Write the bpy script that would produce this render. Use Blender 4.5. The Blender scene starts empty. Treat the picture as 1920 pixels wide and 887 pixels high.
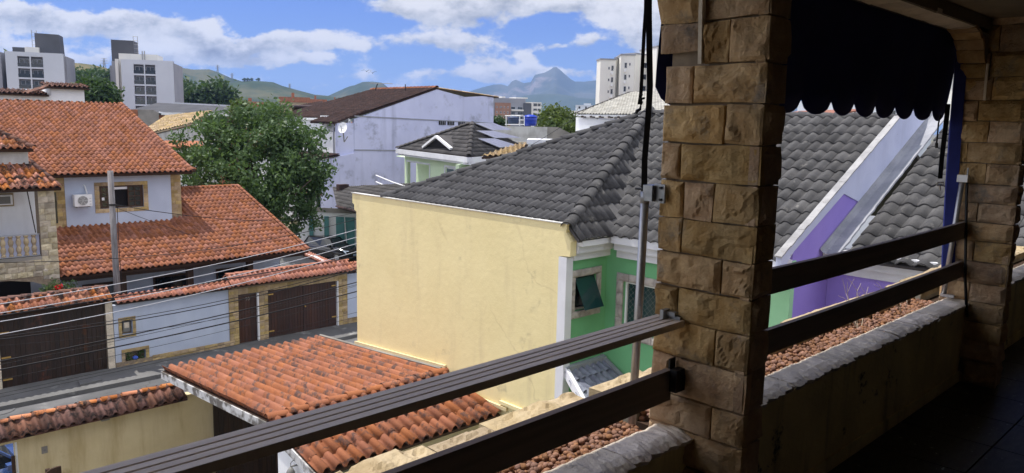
import bpy, bmesh, math, random
import numpy as np
from mathutils import Vector, Matrix, noise as mnoise
random.seed(7)
R = math.radians
SC = bpy.context.scene
COL = SC.collection

# ------------------------------------------------------------------ camera
HC = 9.0                                             # eye above the street
F = 1425.774                                         # focal length in photo pixels (photo is 1920 wide)
RM = ((0.71934969, 0.08629296, -0.6892674), (-0.69432241, 0.11970218, -0.70963919), (0.02126995, 0.98905253, 0.14602286))
cd = bpy.data.cameras.new('camera'); cam = bpy.data.objects.new('camera', cd); COL.objects.link(cam)
cd.sensor_fit = 'HORIZONTAL'; cd.sensor_width = 36; cd.lens = 36 * F / 1920
cd.clip_start = 0.05; cd.clip_end = 30000
cam.matrix_world = Matrix.Translation((0, 0, HC)) @ Matrix(RM).to_4x4()
SC.camera = cam

# ------------------------------------------------------------------ sun, sky, exposure
SUN_EL, SUN_AZ = R(69), R(112)                       # azimuth counter-clockwise from +X: behind the street
sd = bpy.data.lights.new('sun', 'SUN'); sd.energy = 3.6; sd.angle = R(0.5); sd.color = (1, .94, .85)
sun = bpy.data.objects.new('sun', sd); COL.objects.link(sun)
tosun = Vector((math.cos(SUN_EL) * math.cos(SUN_AZ), math.cos(SUN_EL) * math.sin(SUN_AZ), math.sin(SUN_EL)))
sun.rotation_euler = tosun.to_track_quat('Z', 'Y').to_euler(); sun.location = (0, 30, 60)
SC.view_settings.view_transform = 'Standard'; SC.view_settings.look = 'None'; SC.view_settings.gamma = 1
SC.view_settings.exposure = 0.7
SC.cycles.max_bounces = 6; SC.cycles.volume_bounces = 0; SC.cycles.sample_clamp_indirect = 6


class NT:
    """small node-tree helper"""
    def __init__(s, t): s.t = t; s.n = t.nodes; s.l = t.links
    def new(s, k, **kw):
        n = s.n.new(k)
        for a, b in kw.items(): setattr(n, a, b)
        return n
    def put(s, sock, v):
        if hasattr(v, 'links') or isinstance(v, bpy.types.NodeSocket): s.l.new(v, sock)
        else: sock.default_value = v
    def m(s, op, a, b=0.0, c=None, clamp=False):
        n = s.new('ShaderNodeMath', operation=op, use_clamp=clamp); s.put(n.inputs[0], a); s.put(n.inputs[1], b)
        if c is not None: s.put(n.inputs[2], c)
        return n.outputs[0]
    def v(s, op, a, b=(0, 0, 0)):
        n = s.new('ShaderNodeVectorMath', operation=op); s.put(n.inputs[0], a); s.put(n.inputs[1], b)
        return n.outputs['Value'] if op in ('DOT_PRODUCT', 'LENGTH') else n.outputs[0]
    def mix(s, f, a, b, blend='MIX'):
        n = s.new('ShaderNodeMix', data_type='RGBA', blend_type=blend)
        s.put(n.inputs[0], f); s.put(n.inputs[6], a); s.put(n.inputs[7], b)
        return n.outputs[2]
    def noise(s, vec, scale, detail=5, rough=.55):
        n = s.new('ShaderNodeTexNoise'); s.put(n.inputs['Vector'], vec)
        n.inputs['Scale'].default_value = scale; n.inputs['Detail'].default_value = detail; n.inputs['Roughness'].default_value = rough
        return n.outputs['Fac']
    def ramp(s, f, a, b):
        n = s.new('ShaderNodeMapRange', interpolation_type='SMOOTHSTEP'); s.put(n.inputs[0], f)
        n.inputs[1].default_value = a; n.inputs[2].default_value = b
        return n.outputs[0]


def c4(c): return (c[0], c[1], c[2], 1)


# world: Nishita daylight with cumulus drifting over the hills
W = bpy.data.worlds.new('World'); SC.world = W; W.use_nodes = True
w = NT(W.node_tree); w.n.clear()
sky = w.new('ShaderNodeTexSky', sky_type='NISHITA', sun_disc=False)
sky.sun_elevation = SUN_EL; sky.sun_rotation = R(90) - SUN_AZ; sky.altitude = 20; sky.air_density = 1.0; sky.dust_density = 0.6; sky.ozone_density = 1.5
dirv = w.new('ShaderNodeTexCoord').outputs['Generated']
fw = Vector((0.6967, 0.7174, 0)); rt = Vector((0.7174, -0.6967, 0))
df = w.m('MAXIMUM', w.v('DOT_PRODUCT', dirv, fw), 0.08)
U = w.m('DIVIDE', w.v('DOT_PRODUCT', dirv, rt), df)
sep = w.new('ShaderNodeSeparateXYZ'); w.put(sep.inputs[0], dirv); DZ = sep.outputs[2]
V = w.m('DIVIDE', DZ, df)
cmb = w.new('ShaderNodeCombineXYZ'); w.put(cmb.inputs[0], U); w.put(cmb.inputs[1], V); UV = cmb.outputs[0]
cm2 = w.new('ShaderNodeCombineXYZ'); w.put(cm2.inputs[0], U); w.put(cm2.inputs[1], w.m('MULTIPLY', V, 1.6)); UV2 = cm2.outputs[0]
# cloud masses in view: (px, py, half-width, half-height, strength) in photo pixels
CL = [(40, 30, 170, 26, 1.2), (250, 52, 150, 30, 1.4), (395, 68, 55, 24, .9), (50, 86, 70, 18, .8), (570, 86, 115, 20, 1.3), (440, 92, 90, 26, 1.2), (540, 118, 150, 11, .9), (190, 112, 110, 22, 1.1), (320, 100, 80, 18, .9),
      (390, 140, 130, 10, .8), (850, 18, 150, 44, 1.5), (745, 8, 60, 22, .7), (830, 86, 125, 22, 1.2), (900, 118, 50, 18, .8), (660, 140, 70, 16, .9), (820, 142, 80, 14, .9), (970, 140, 80, 18, 1.0), (1085, 142, 70, 14, .9),
      (1080, 80, 32, 15, .95), (1028, 88, 24, 11, .8), (985, 108, 30, 20, .75), (1090, 12, 150, 24, 1.3), (1190, 58, 85, 46, 1.4), (1330, 60, 130, 60, 1.2), (-180, 60, 160, 70, 1.2), (740, 160, 60, 12, .7), (600, 160, 45, 10, .7), (900, 150, 45, 10, .7), (1560, 110, 160, 40, 1.1), (655, 8, 30, 8, .45)]
dens = None; low = None
wob = w.new('ShaderNodeTexNoise'); w.put(wob.inputs['Vector'], UV2); wob.inputs['Scale'].default_value = 9; wob.inputs['Detail'].default_value = 5; wob.inputs['Roughness'].default_value = .6
wv = w.v('MULTIPLY', w.v('SUBTRACT', wob.outputs['Color'], (.5, .5, .5)), (.075, .055, 0))
UVw = w.v('ADD', UV, wv)
for px, py, rx, ry, a in CL:
    u0 = (px - 960) / F; v0 = (231 + .0215 * (px - 960) - py) / F
    d = w.v('MULTIPLY', w.v('SUBTRACT', UVw, (u0, v0, 0)), (F / rx, F / ry, 0))
    g = w.m('MULTIPLY', w.m('EXPONENT', w.m('MULTIPLY', w.v('DOT_PRODUCT', d, d), -1.1)), a)
    s2 = w.new('ShaderNodeSeparateXYZ'); w.put(s2.inputs[0], d)
    gl = w.m('MULTIPLY', g, s2.outputs[1])
    dens = g if dens is None else w.m('ADD', dens, g)
    low = gl if low is None else w.m('ADD', low, gl)
# the same kind of cloud all round the sky, laid on a flat layer
lay = w.v('SCALE', dirv); lay.node.inputs['Scale'].default_value = 1
flat = w.new('ShaderNodeCombineXYZ'); zc = w.m('ADD', w.m('MAXIMUM', DZ, 0.0), .16)
w.put(flat.inputs[0], w.m('DIVIDE', w.v('DOT_PRODUCT', dirv, (1, 0, 0)), zc)); w.put(flat.inputs[1], w.m('DIVIDE', w.v('DOT_PRODUCT', dirv, (0, 1, 0)), zc))
gen = w.ramp(w.noise(flat.outputs[0], 1.1, 6), .40, .58)
inview = w.ramp(w.v('DOT_PRODUCT', dirv, Vector((.69, .71, .1)).normalized()), .70, .80)
n1 = w.noise(UV2, 11, 7, .6); n2 = w.noise(UV2, 34, 6, .6)
tex = w.m('ADD', w.m('MULTIPLY', w.m('SUBTRACT', n1, .5), 2.3), w.m('MULTIPLY', w.m('SUBTRACT', n2, .5), 1.15))
cv = w.ramp(w.m('ADD', w.m('MULTIPLY', dens, .92), tex), .46, .90)
near = w.m('MULTIPLY', cv, 1.0)
cloud = w.m('ADD', w.m('MULTIPLY', cv, inview), w.m('MULTIPLY', gen, w.m('SUBTRACT', 1, inview)), clamp=True)
lit = w.m('ADD', w.m('DIVIDE', low, w.m('MAXIMUM', dens, .15)), w.m('MULTIPLY', tex, 1.5))
shade = w.ramp(lit, -1.1, .5)
thick = w.ramp(dens, .7, 1.7)
lum = w.m('SUBTRACT', 1.0, w.m('MULTIPLY', w.m('MULTIPLY', w.m('SUBTRACT', 1, shade), w.m('ADD', .4, w.m('MULTIPLY', thick, .6))), .74))
CLOUD = 3.9; SKYT = (.12, .215, .56, 1)
ccol = w.mix(shade, (.90 * CLOUD, .94 * CLOUD, 1.0 * CLOUD, 1), (CLOUD * 1.06, CLOUD * 1.04, CLOUD * 1.02, 1))
cl3 = w.v('SCALE', ccol); w.put(cl3.node.inputs['Scale'], w.m('ADD', w.m('MULTIPLY', lum, inview), w.m('MULTIPLY', 2.3, w.m('SUBTRACT', 1, inview))))   # unseen clouds outside the view, brightened to fill the shade
skyc = w.mix(w.m('MULTIPLY', w.m('EXPONENT', w.m('MULTIPLY', w.m('MAXIMUM', DZ, 0.0), -8.0)), .68), w.mix(1.0, sky.outputs[0], SKYT, 'MULTIPLY'), (1.9, 2.7, 3.7, 1))   # paler towards the horizon
bg = w.new('ShaderNodeBackground'); w.put(bg.inputs[0], w.mix(w.m('MULTIPLY', cloud, .96), skyc, cl3)); bg.inputs[1].default_value = 0.14
wo = w.new('ShaderNodeOutputWorld'); w.l.new(bg.outputs[0], wo.inputs[0])

# ------------------------------------------------------------------ where a sight line of the survey meets a plane
def ray(px, py):
    c = Vector((px - 960, 443.5 - py, -F)); return Matrix(RM) @ c
def PX(px, py, X): r = ray(px, py); k = X / r.x; return Vector((X, r.y * k, r.z * k + HC))
def PY(px, py, Y): r = ray(px, py); k = Y / r.y; return Vector((r.x * k, Y, r.z * k + HC))
def PZ(px, py, Z): r = ray(px, py); k = (Z - HC) / r.z; return Vector((r.x * k, r.y * k, Z))
def SD(px, py, D): r = ray(px, py); k = D / math.hypot(r.x, r.y); return Vector((r.x * k, r.y * k, r.z * k + HC))

# ------------------------------------------------------------------ materials
MATS = {}
def mk(name, col, col2=None, scale=2.0, lo=.35, hi=.65, rough=.85, spec=.3, bump=0.0, bscale=40, rnd=0.0, metal=0.0, streak=None, spots=None, emit=None, aniso=None, cracks=None):
    if name in MATS: return MATS[name]
    m = bpy.data.materials.new(name); m.use_nodes = True; t = NT(m.node_tree)
    p = t.n['Principled BSDF']
    pos = t.new('ShaderNodeNewGeometry').outputs['Position']
    out = None
    src = pos
    if aniso: src = t.v('MULTIPLY', pos, aniso)
    if col2 is not None:
        out = t.mix(t.ramp(t.noise(src, scale, 6, .6), lo, hi), c4(col), c4(col2))
    if streak:                                        # (colour, strength, frequency): rain streaks down a wall
        sc, st, fr = streak
        f = t.ramp(t.noise(t.v('MULTIPLY', pos, (fr, fr, fr * .13)), 1, 6, .65), .5, .78)
        out = t.mix(t.m('MULTIPLY', f, st), out if out is not None else c4(col), c4(sc))
    if cracks:                                        # (colour, scale, strength): hairline cracks, broken off by a noise
        ck, cs, cst = cracks
        wn_ = t.new('ShaderNodeTexNoise'); t.put(wn_.inputs['Vector'], pos); wn_.inputs['Scale'].default_value = cs * 3; wn_.inputs['Detail'].default_value = 5
        wp = t.v('ADD', pos, t.v('MULTIPLY', t.v('SUBTRACT', wn_.outputs['Color'], (.5, .5, .5)), (.9 / cs * .5,) * 3))
        vo = t.new('ShaderNodeTexVoronoi', feature='DISTANCE_TO_EDGE'); t.put(vo.inputs['Vector'], wp); vo.inputs['Scale'].default_value = cs
        f = t.m('MULTIPLY', t.m('MULTIPLY', t.m('SUBTRACT', 1, t.ramp(vo.outputs['Distance'], .002, .012)), t.ramp(t.noise(pos, cs * .8, 3), .5, .6)), cst)
        out = t.mix(f, out if out is not None else c4(col), c4(ck))
    if spots:                                         # (colour, scale, lo, hi): lichen, moss, dirt
        sc, ss, sl, sh = spots
        f = t.ramp(t.noise(pos, ss, 8, .7), sl, sh)
        out = t.mix(f, out if out is not None else c4(col), c4(sc))
    if rnd:
        oi = t.new('ShaderNodeObjectInfo').outputs['Random']
        at = t.new('ShaderNodeAttribute', attribute_name='tint').outputs['Fac']
        r = t.m('FRACT', t.m('ADD', oi, at))
        r2 = t.m('FRACT', t.m('MULTIPLY', r, 7.31))
        h = t.new('ShaderNodeHueSaturation'); t.put(h.inputs['Color'], out if out is not None else c4(col))
        t.put(h.inputs['Value'], t.m('ADD', 1 - rnd, t.m('MULTIPLY', r, 2 * rnd)))
        t.put(h.inputs['Saturation'], t.m('ADD', 1 - rnd * .6, t.m('MULTIPLY', r2, rnd * 1.2)))
        t.put(h.inputs['Hue'], t.m('ADD', .5 - rnd * .03, t.m('MULTIPLY', r2, rnd * .06)))
        out = h.outputs[0]
    if out is not None: t.put(p.inputs['Base Color'], out)
    else: p.inputs['Base Color'].default_value = c4(col)
    p.inputs['Roughness'].default_value = rough; p.inputs['Specular IOR Level'].default_value = spec; p.inputs['Metallic'].default_value = metal
    if bump:
        b = t.new('ShaderNodeBump'); b.inputs['Strength'].default_value = bump; b.inputs['Distance'].default_value = .02
        t.put(b.inputs['Height'], t.noise(src, bscale, 6, .65)); t.l.new(b.outputs[0], p.inputs['Normal'])
    if emit: p.inputs['Emission Color'].default_value = c4(emit); p.inputs['Emission Strength'].default_value = 1
    MATS[name] = m
    return m

M = {}
M['terra'] = mk('terracotta tile', (.31, .13, .075), (.25, .10, .056), 1.6, rough=.95, bump=.25, bscale=60, rnd=.17, spots=((.10, .045, .028), 5.5, .58, .72))
M['terra_old'] = mk('mossy terracotta tile', (.30, .115, .056), (.24, .088, .044), 2.2, rough=.95, bump=.35, bscale=70, rnd=.10, spots=((.10, .055, .044), 3.6, .50, .60))
M['terra_pale'] = mk('pale terracotta tile', (.42, .19, .135), (.36, .15, .10), 2.0, rough=.9, bump=.25, bscale=60, rnd=.18, spots=((.14, .075, .055), 5, .6, .75))
M['terra_black'] = mk('blackened terracotta tile', (.20, .10, .075), (.12, .065, .05), 3, rough=.92, bump=.35, bscale=70, rnd=.22, spots=((.03, .022, .02), 4, .48, .62))
M['terra_mix'] = mk('weathered orange tile', (.44, .19, .10), (.33, .12, .06), 2.6, rough=.92, bump=.3, bscale=70, rnd=.28, spots=((.045, .03, .025), 3.0, .48, .60))
M['concrete_tile'] = mk('grey concrete tile', (.066, .066, .07), (.044, .044, .048), 2.4, rough=.85, bump=.3, bscale=60, rnd=.22, spots=((.2, .195, .19), 4.5, .64, .82))
M['concrete_lichen'] = mk('pale lichened concrete tile', (.085, .084, .085), (.05, .05, .052), 2.4, rough=.85, bump=.3, bscale=60, rnd=.25, spots=((.26, .25, .23), 3.2, .58, .78))
M['canopy'] = mk('bluish weathered cement tile', (.20, .22, .27), (.12, .13, .17), 6, rough=.8, bump=.3, bscale=30, rnd=.2, spots=((.4, .42, .45), 9, .6, .75))
M['white_tile'] = mk('off white roof tile', (.44, .43, .39), (.34, .33, .29), 1.5, rough=.85, rnd=.15, spots=((.3, .27, .2), 3, .6, .8))
M['straw_tile'] = mk('straw coloured roof tile', (.50, .38, .22), (.36, .26, .14), 1.5, rough=.9, rnd=.25, spots=((.14, .10, .06), 2.5, .55, .75))
M['brown_tile'] = mk('dark brown roof tile', (.05, .028, .025), (.032, .02, .019), 1.2, rough=.95, bump=.4, bscale=12, rnd=.3, spots=((.10, .05, .035), 1.2, .56, .75))
M['slate_tile'] = mk('dark flat roof tile', (.07, .066, .065), (.045, .043, .043), 1.2, rough=.85, rnd=.25)
M['yellow'] = mk('yellow render', (.80, .695, .385), (.755, .65, .35), .9, .3, .7, rough=.92, bump=.35, bscale=7, streak=((.58, .49, .29), .5, 3.0), spots=((.46, .40, .24), 1.6, .58, .78), cracks=((.50, .41, .24), .45, .35))
M['beige'] = mk('beige garden render', (.66, .56, .34), (.60, .50, .29), 1.2, rough=.92, bump=.2, bscale=30, streak=((.32, .22, .08), .6, 1.8), spots=((.30, .21, .08), 1.1, .62, .8))
M['blue_wall'] = mk('pale blue grey render', (.50, .56, .68), (.45, .51, .63), 1.2, rough=.92, bump=.15, bscale=60, streak=((.36, .40, .47), .35, 1.5))
M['lilac'] = mk('lilac render', (.58, .61, .80), (.51, .54, .73), .35, rough=.92, streak=((.30, .32, .44), .7, .7), spots=((.33, .35, .46), .5, .54, .70))
M['white'] = mk('white painted render', (.80, .81, .82), (.74, .75, .76), .8, rough=.85, streak=((.45, .44, .42), .35, 1.1))
M['white_dirty'] = mk('weathered white render', (.58, .58, .56), (.40, .39, .37), .9, rough=.9, streak=((.13, .13, .12), .8, 1.0))
M['peeling'] = mk('peeling white board', (.50, .50, .50), (.12, .11, .10), 3.5, .42, .58, rough=.9)
M['block'] = mk('bare concrete block', (.30, .28, .25), (.20, .19, .17), .8, rough=.95, bump=.3, bscale=8)
M['brickred'] = mk('raw clay block', (.36, .15, .08), (.26, .11, .06), 1.2, rough=.95)
M['green'] = mk('leaf green render', (.17, .45, .22), (.15, .40, .19), .8, rough=.75, bump=.08, bscale=30, streak=((.20, .48, .25), .4, 1.2))
M['mint'] = mk('mint green render', (.62, .74, .52), (.56, .70, .47), .6, rough=.85)
M['litgreen'] = mk('green render in bright light', (.36, .66, .40), (.30, .60, .34), 1.2, rough=.8, streak=((.2, .45, .24), .4, 1.2))  # paler copy of the green render, brighter light put into its colour
M['purple'] = mk('purple render', (.33, .25, .70), (.29, .215, .64), .8, rough=.75, bump=.08, bscale=30, streak=((.30, .22, .64), .4, 1.2))
M['paleblue'] = mk('whitewashed parapet', (.58, .62, .80), (.50, .54, .72), 1.4, rough=.85, streak=((.40, .42, .55), .4, 1.6), spots=((.2, .2, .22), 3.5, .66, .76))
M['chalk'] = mk('chalky white coat', (.34, .34, .345), (.24, .24, .245), 3, rough=.8, bump=.4, bscale=25, spots=((.20, .19, .18), 6, .60, .68))
M['flash'] = mk('aluminised flashing', (.30, .31, .34), (.22, .23, .26), 2.5, rough=.8, spec=.3, bump=.3, bscale=14, spots=((.45, .45, .45), 4, .66, .78))
M['trim'] = mk('white cornice paint', (.70, .71, .74), (.62, .63, .66), 1.5, rough=.7, spots=((.35, .34, .32), 4, .64, .78))
M['mouldstone'] = mk('grey moulded stone', (.46, .42, .38), (.30, .27, .25), 7, rough=.85, bump=.5, bscale=30)
M['gate'] = mk('dark varnished gate wood', (.052, .017, .010), (.03, .011, .007), 3, rough=.5, spec=.5, rnd=.25, aniso=(9, 9, .5))
M['gate_burnt'] = mk('weathered black gate wood', (.035, .018, .013), (.016, .011, .01), 2, rough=.5, spec=.5, rnd=.3, aniso=(8, 8, .5), spots=((.16, .045, .015), 1.3, .56, .74))
M['hinge'] = mk('brass hinge', (.55, .36, .12), rough=.5, metal=.6)
M['darkwood'] = mk('dark brown wood', (.05, .026, .016), (.03, .017, .011), 4, rough=.6, aniso=(9, 9, .6))
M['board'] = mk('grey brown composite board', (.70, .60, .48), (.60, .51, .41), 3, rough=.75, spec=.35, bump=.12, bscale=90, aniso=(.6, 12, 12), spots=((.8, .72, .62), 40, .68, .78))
M['shadeboard'] = mk('dark brown composite board with shade', (.24, .19, .145), (.19, .15, .115), 3, rough=.75, spec=.3, bump=.12, bscale=90, aniso=(.6, 12, 12))  # darker copy of the composite; shade on the upright faces put into the colour
M['bracket'] = mk('galvanised bracket', (.35, .36, .37), (.25, .26, .27), 20, rough=.45, metal=.8)
M['alu'] = mk('aluminium tube', (.50, .50, .50), (.40, .40, .40), 12, rough=.4, metal=.7, spots=((.12, .11, .1), 14, .66, .75))
M['blackmetal'] = mk('black steel rod', (.012, .012, .013), rough=.45)
M['strap'] = mk('black webbing', (.008, .008, .009), rough=.85)
M['awning'] = mk('navy awning canvas', (.016, .022, .12), (.012, .018, .10), 4, rough=.85)
M['bluestrip'] = mk('blue canvas edge', (.035, .05, .25), (.03, .04, .2), 5, rough=.8)
M['pillarstone'] = mk('tan split stone', (.56, .40, .225), (.40, .25, .12), 9, .3, .7, rough=.9, bump=.7, bscale=55, rnd=.22, streak=((.25, .17, .09), .55, 13), spots=((.22, .19, .15), 6, .52, .72))
M['mortar'] = mk('sandy mortar', (.30, .24, .17), (.22, .17, .12), 12, rough=.95)
M['capstone'] = mk('pale cap stone', (.74, .65, .52), (.60, .53, .42), 7, rough=.9, bump=.5, bscale=45, rnd=.12, spots=((.22, .19, .15), 9, .60, .74))
M['sandcap'] = mk('sandy outer cap stone', (.44, .36, .24), (.34, .265, .165), 7, rough=.9, bump=.5, bscale=45, rnd=.14, spots=((.24, .19, .13), 6, .60, .76))
M['planterwall'] = mk('stained ochre render', (.74, .63, .33), (.60, .51, .27), 3, rough=.9, bump=.4, bscale=30, streak=((.12, .10, .07), .8, 5), spots=((.05, .05, .04), 4, .58, .66))
M['planterin'] = mk('grey inner planter render', (.36, .33, .28), (.27, .24, .2), 6, rough=.95)
M['soil'] = mk('dark soil', (.05, .03, .02), rough=1)
M['pebble'] = mk('clay pebble', (.27, .145, .095), (.19, .10, .065), 30, rough=.9, bump=.3, bscale=150, rnd=.3)
M['twig'] = mk('dry pale twig', (.5, .43, .34), rough=.9)
M['darktwig'] = mk('dry dark twig', (.10, .07, .05), rough=.9)
M['floor'] = mk('dark veranda tile', (.05, .05, .045), (.03, .03, .027), 14, rough=.5, spec=.3, spots=((.5, .55, .5), 26, .62, .72), aniso=(1, 3, 1))
M['interior'] = mk('dark veranda plaster', (.24, .19, .13), (.19, .15, .10), 3, rough=.95, bump=.4, bscale=25)
M['asphalt'] = mk('worn street concrete', (.13, .13, .135), (.085, .087, .09), .7, rough=.9, bump=.3, bscale=20, spots=((.27, .27, .265), .45, .54, .70), cracks=((.03, .03, .03), .7, .9))
M['pave'] = mk('pavement concrete', (.14, .14, .14), (.10, .10, .10), .9, rough=.9, bump=.3, bscale=18, spots=((.30, .30, .29), .9, .56, .7))
M['ground'] = mk('far scrub and roofs ground', (.10, .11, .06), (.16, .13, .09), .02, rough=1)
M['goldstone'] = mk('honey wall stone', (.46, .35, .19), (.36, .26, .13), 5, rough=.9, bump=.4, bscale=30, rnd=.26)
M['rubble'] = mk('pale rubble stone', (.52, .46, .34), (.38, .32, .22), 4, rough=.9, bump=.5, bscale=20, rnd=.35)
M['glass'] = mk('dark window glass', (.012, .016, .02), rough=.06, spec=.6)
M['glass_teal'] = mk('teal tinted glass', (.02, .07, .09), rough=.08, spec=.6)
M['glass_green'] = mk('dark green tinted glass', (.012, .045, .045), rough=.08, spec=.6)
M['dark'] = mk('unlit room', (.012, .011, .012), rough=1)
M['framewood'] = mk('brown window wood', (.075, .04, .025), (.05, .028, .018), 6, rough=.6)
M['pvc'] = mk('white plastic', (.78, .79, .80), rough=.45, spec=.4)
M['grille'] = mk('grey fan grille', (.18, .18, .17), rough=.5)
M['pole'] = mk('grey weathered pole', (.22, .21, .22), (.13, .12, .12), 3, rough=.9, aniso=(8, 8, .7), bump=.3, bscale=20)
M['cable_black'] = mk('black cable sheath', (.012, .012, .014), rough=.6)
M['cable_white'] = mk('pale cable sheath', (.45, .46, .50), rough=.5)
M['teal'] = mk('teal painted sheet', (.10, .26, .26), (.08, .22, .22), 1.5, rough=.6)
M['apart'] = mk('white apartment render', (.56, .60, .66), (.51, .55, .61), .12, rough=.85, streak=((.48, .49, .50), .35, .25))
M['apart_grey'] = mk('slate grey apartment render', (.10, .105, .12), (.085, .09, .10), .2, rough=.85)
M['apart_mid'] = mk('mid grey apartment render', (.30, .31, .34), (.26, .27, .30), .2, rough=.85)
M['tower'] = mk('cream tower render', (.76, .75, .70), (.70, .69, .65), .1, rough=.85, streak=((.45, .45, .42), .3, .2))
M['salmon'] = mk('brown brick panel', (.33, .19, .13), (.28, .16, .11), .3, rough=.9)
M['tank'] = mk('blue water tank plastic', (.012, .045, .42), (.01, .038, .36), 2, rough=.35, spec=.5)
M['tank_dark'] = mk('slate blue tank plastic', (.055, .08, .15), (.045, .065, .12), 2, rough=.5)
M['metalroof'] = mk('grey metal sheet roof', (.07, .072, .08), (.05, .052, .058), .6, rough=.9)
M['panel'] = mk('solar cell glass with glare', (.30, .30, .34), (.36, .36, .40), .5, rough=.3, spec=1.0, metal=.3)  # pale cells: reflected sky glare put into the base colour
M['panelframe'] = mk('panel frame', (.55, .56, .58), rough=.4, metal=.6)
M['steel'] = mk('pylon steel', (.30, .31, .33), rough=.6)
M['bird'] = mk('black feathers', (.015, .014, .014), rough=.8)
M['carblack'] = mk('black car paint', (.012, .012, .015), rough=.12, spec=.7)
M['carblue'] = mk('blue car paint', (.04, .075, .20), rough=.2, spec=.7)
M['carsilver'] = mk('silver car paint', (.62, .63, .66), rough=.25, spec=.6, metal=.4)
M['tyre'] = mk('tyre rubber', (.015, .015, .015), rough=.9)
M['rim'] = mk('alloy rim', (.45, .46, .47), rough=.3, metal=.8)
M['lamp'] = mk('headlamp lens', (.55, .65, .85), rough=.05, spec=.8)
M['redlamp'] = mk('tail lamp lens', (.45, .02, .02), rough=.1, spec=.8)
M['plate'] = mk('number plate blue', (.35, .42, .62), rough=.5)
M['bark'] = mk('tree bark', (.10, .075, .055), (.06, .045, .035), 5, rough=.95, bump=.6, bscale=20)
M['flower'] = mk('red petals', (.55, .03, .03), rough=.8)
M['bluething'] = mk('blue plastic bag', (.06, .12, .5), rough=.4)


def leafmat(name, a, b, scale=.5):
    m = bpy.data.materials.new(name); m.use_nodes = True; t = NT(m.node_tree); p = t.n['Principled BSDF']
    pos = t.new('ShaderNodeNewGeometry').outputs['Position']
    at = t.new('ShaderNodeAttribute', attribute_name='tint').outputs['Fac']
    f = t.m('ADD', t.m('MULTIPLY', t.ramp(t.noise(pos, scale, 4), .35, .65), .55), t.m('MULTIPLY', at, .45))
    col = t.mix(f, c4(a), c4(b)); t.put(p.inputs['Base Color'], col)
    p.inputs['Roughness'].default_value = .55; p.inputs['Specular IOR Level'].default_value = .35
    tr = t.new('ShaderNodeBsdfTranslucent'); t.put(tr.inputs[0], t.mix(.5, col, c4((b[0] * 1.6, b[1] * 1.6, b[2] * .8))))
    ms = t.new('ShaderNodeMixShader'); ms.inputs[0].default_value = .3
    t.l.new(p.outputs[0], ms.inputs[1]); t.l.new(tr.outputs[0], ms.inputs[2]); t.l.new(ms.outputs[0], t.n['Material Output'].inputs[0])
    return m
M['leaf'] = leafmat('street tree leaf', (.035, .075, .026), (.10, .165, .06))
M['leaf_far'] = leafmat('far tree leaf', (.025, .055, .02), (.055, .10, .03), .2)
M['leaf_yel'] = leafmat('yellowish tree leaf', (.035, .065, .016), (.10, .14, .03), .3)
M['hill_near'] = mk('dry grass hillside', (.13, .11, .05), (.075, .075, .035), .012, .40, .60, rough=1, spots=((.035, .055, .022), .03, .50, .62))
M['hill_green'] = mk('patchy green hillside', (.018, .036, .015), (.07, .072, .032), .006, .44, .60, rough=1, spots=((.028, .05, .022), .02, .50, .60))
M['hill_wood'] = mk('wooded hillside', (.03, .05, .025), (.055, .075, .035), .02, rough=1, spots=((.10, .11, .05), .008, .58, .7))
M['rock_mt'] = mk('granite mountain', (.03, .048, .03), (.07, .078, .05), .003, .4, .65, rough=1, spots=((.17, .15, .135), .0026, .56, .66))
M['wood_mt'] = mk('forested foothill', (.03, .05, .03), (.045, .065, .035), .006, rough=1)
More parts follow.
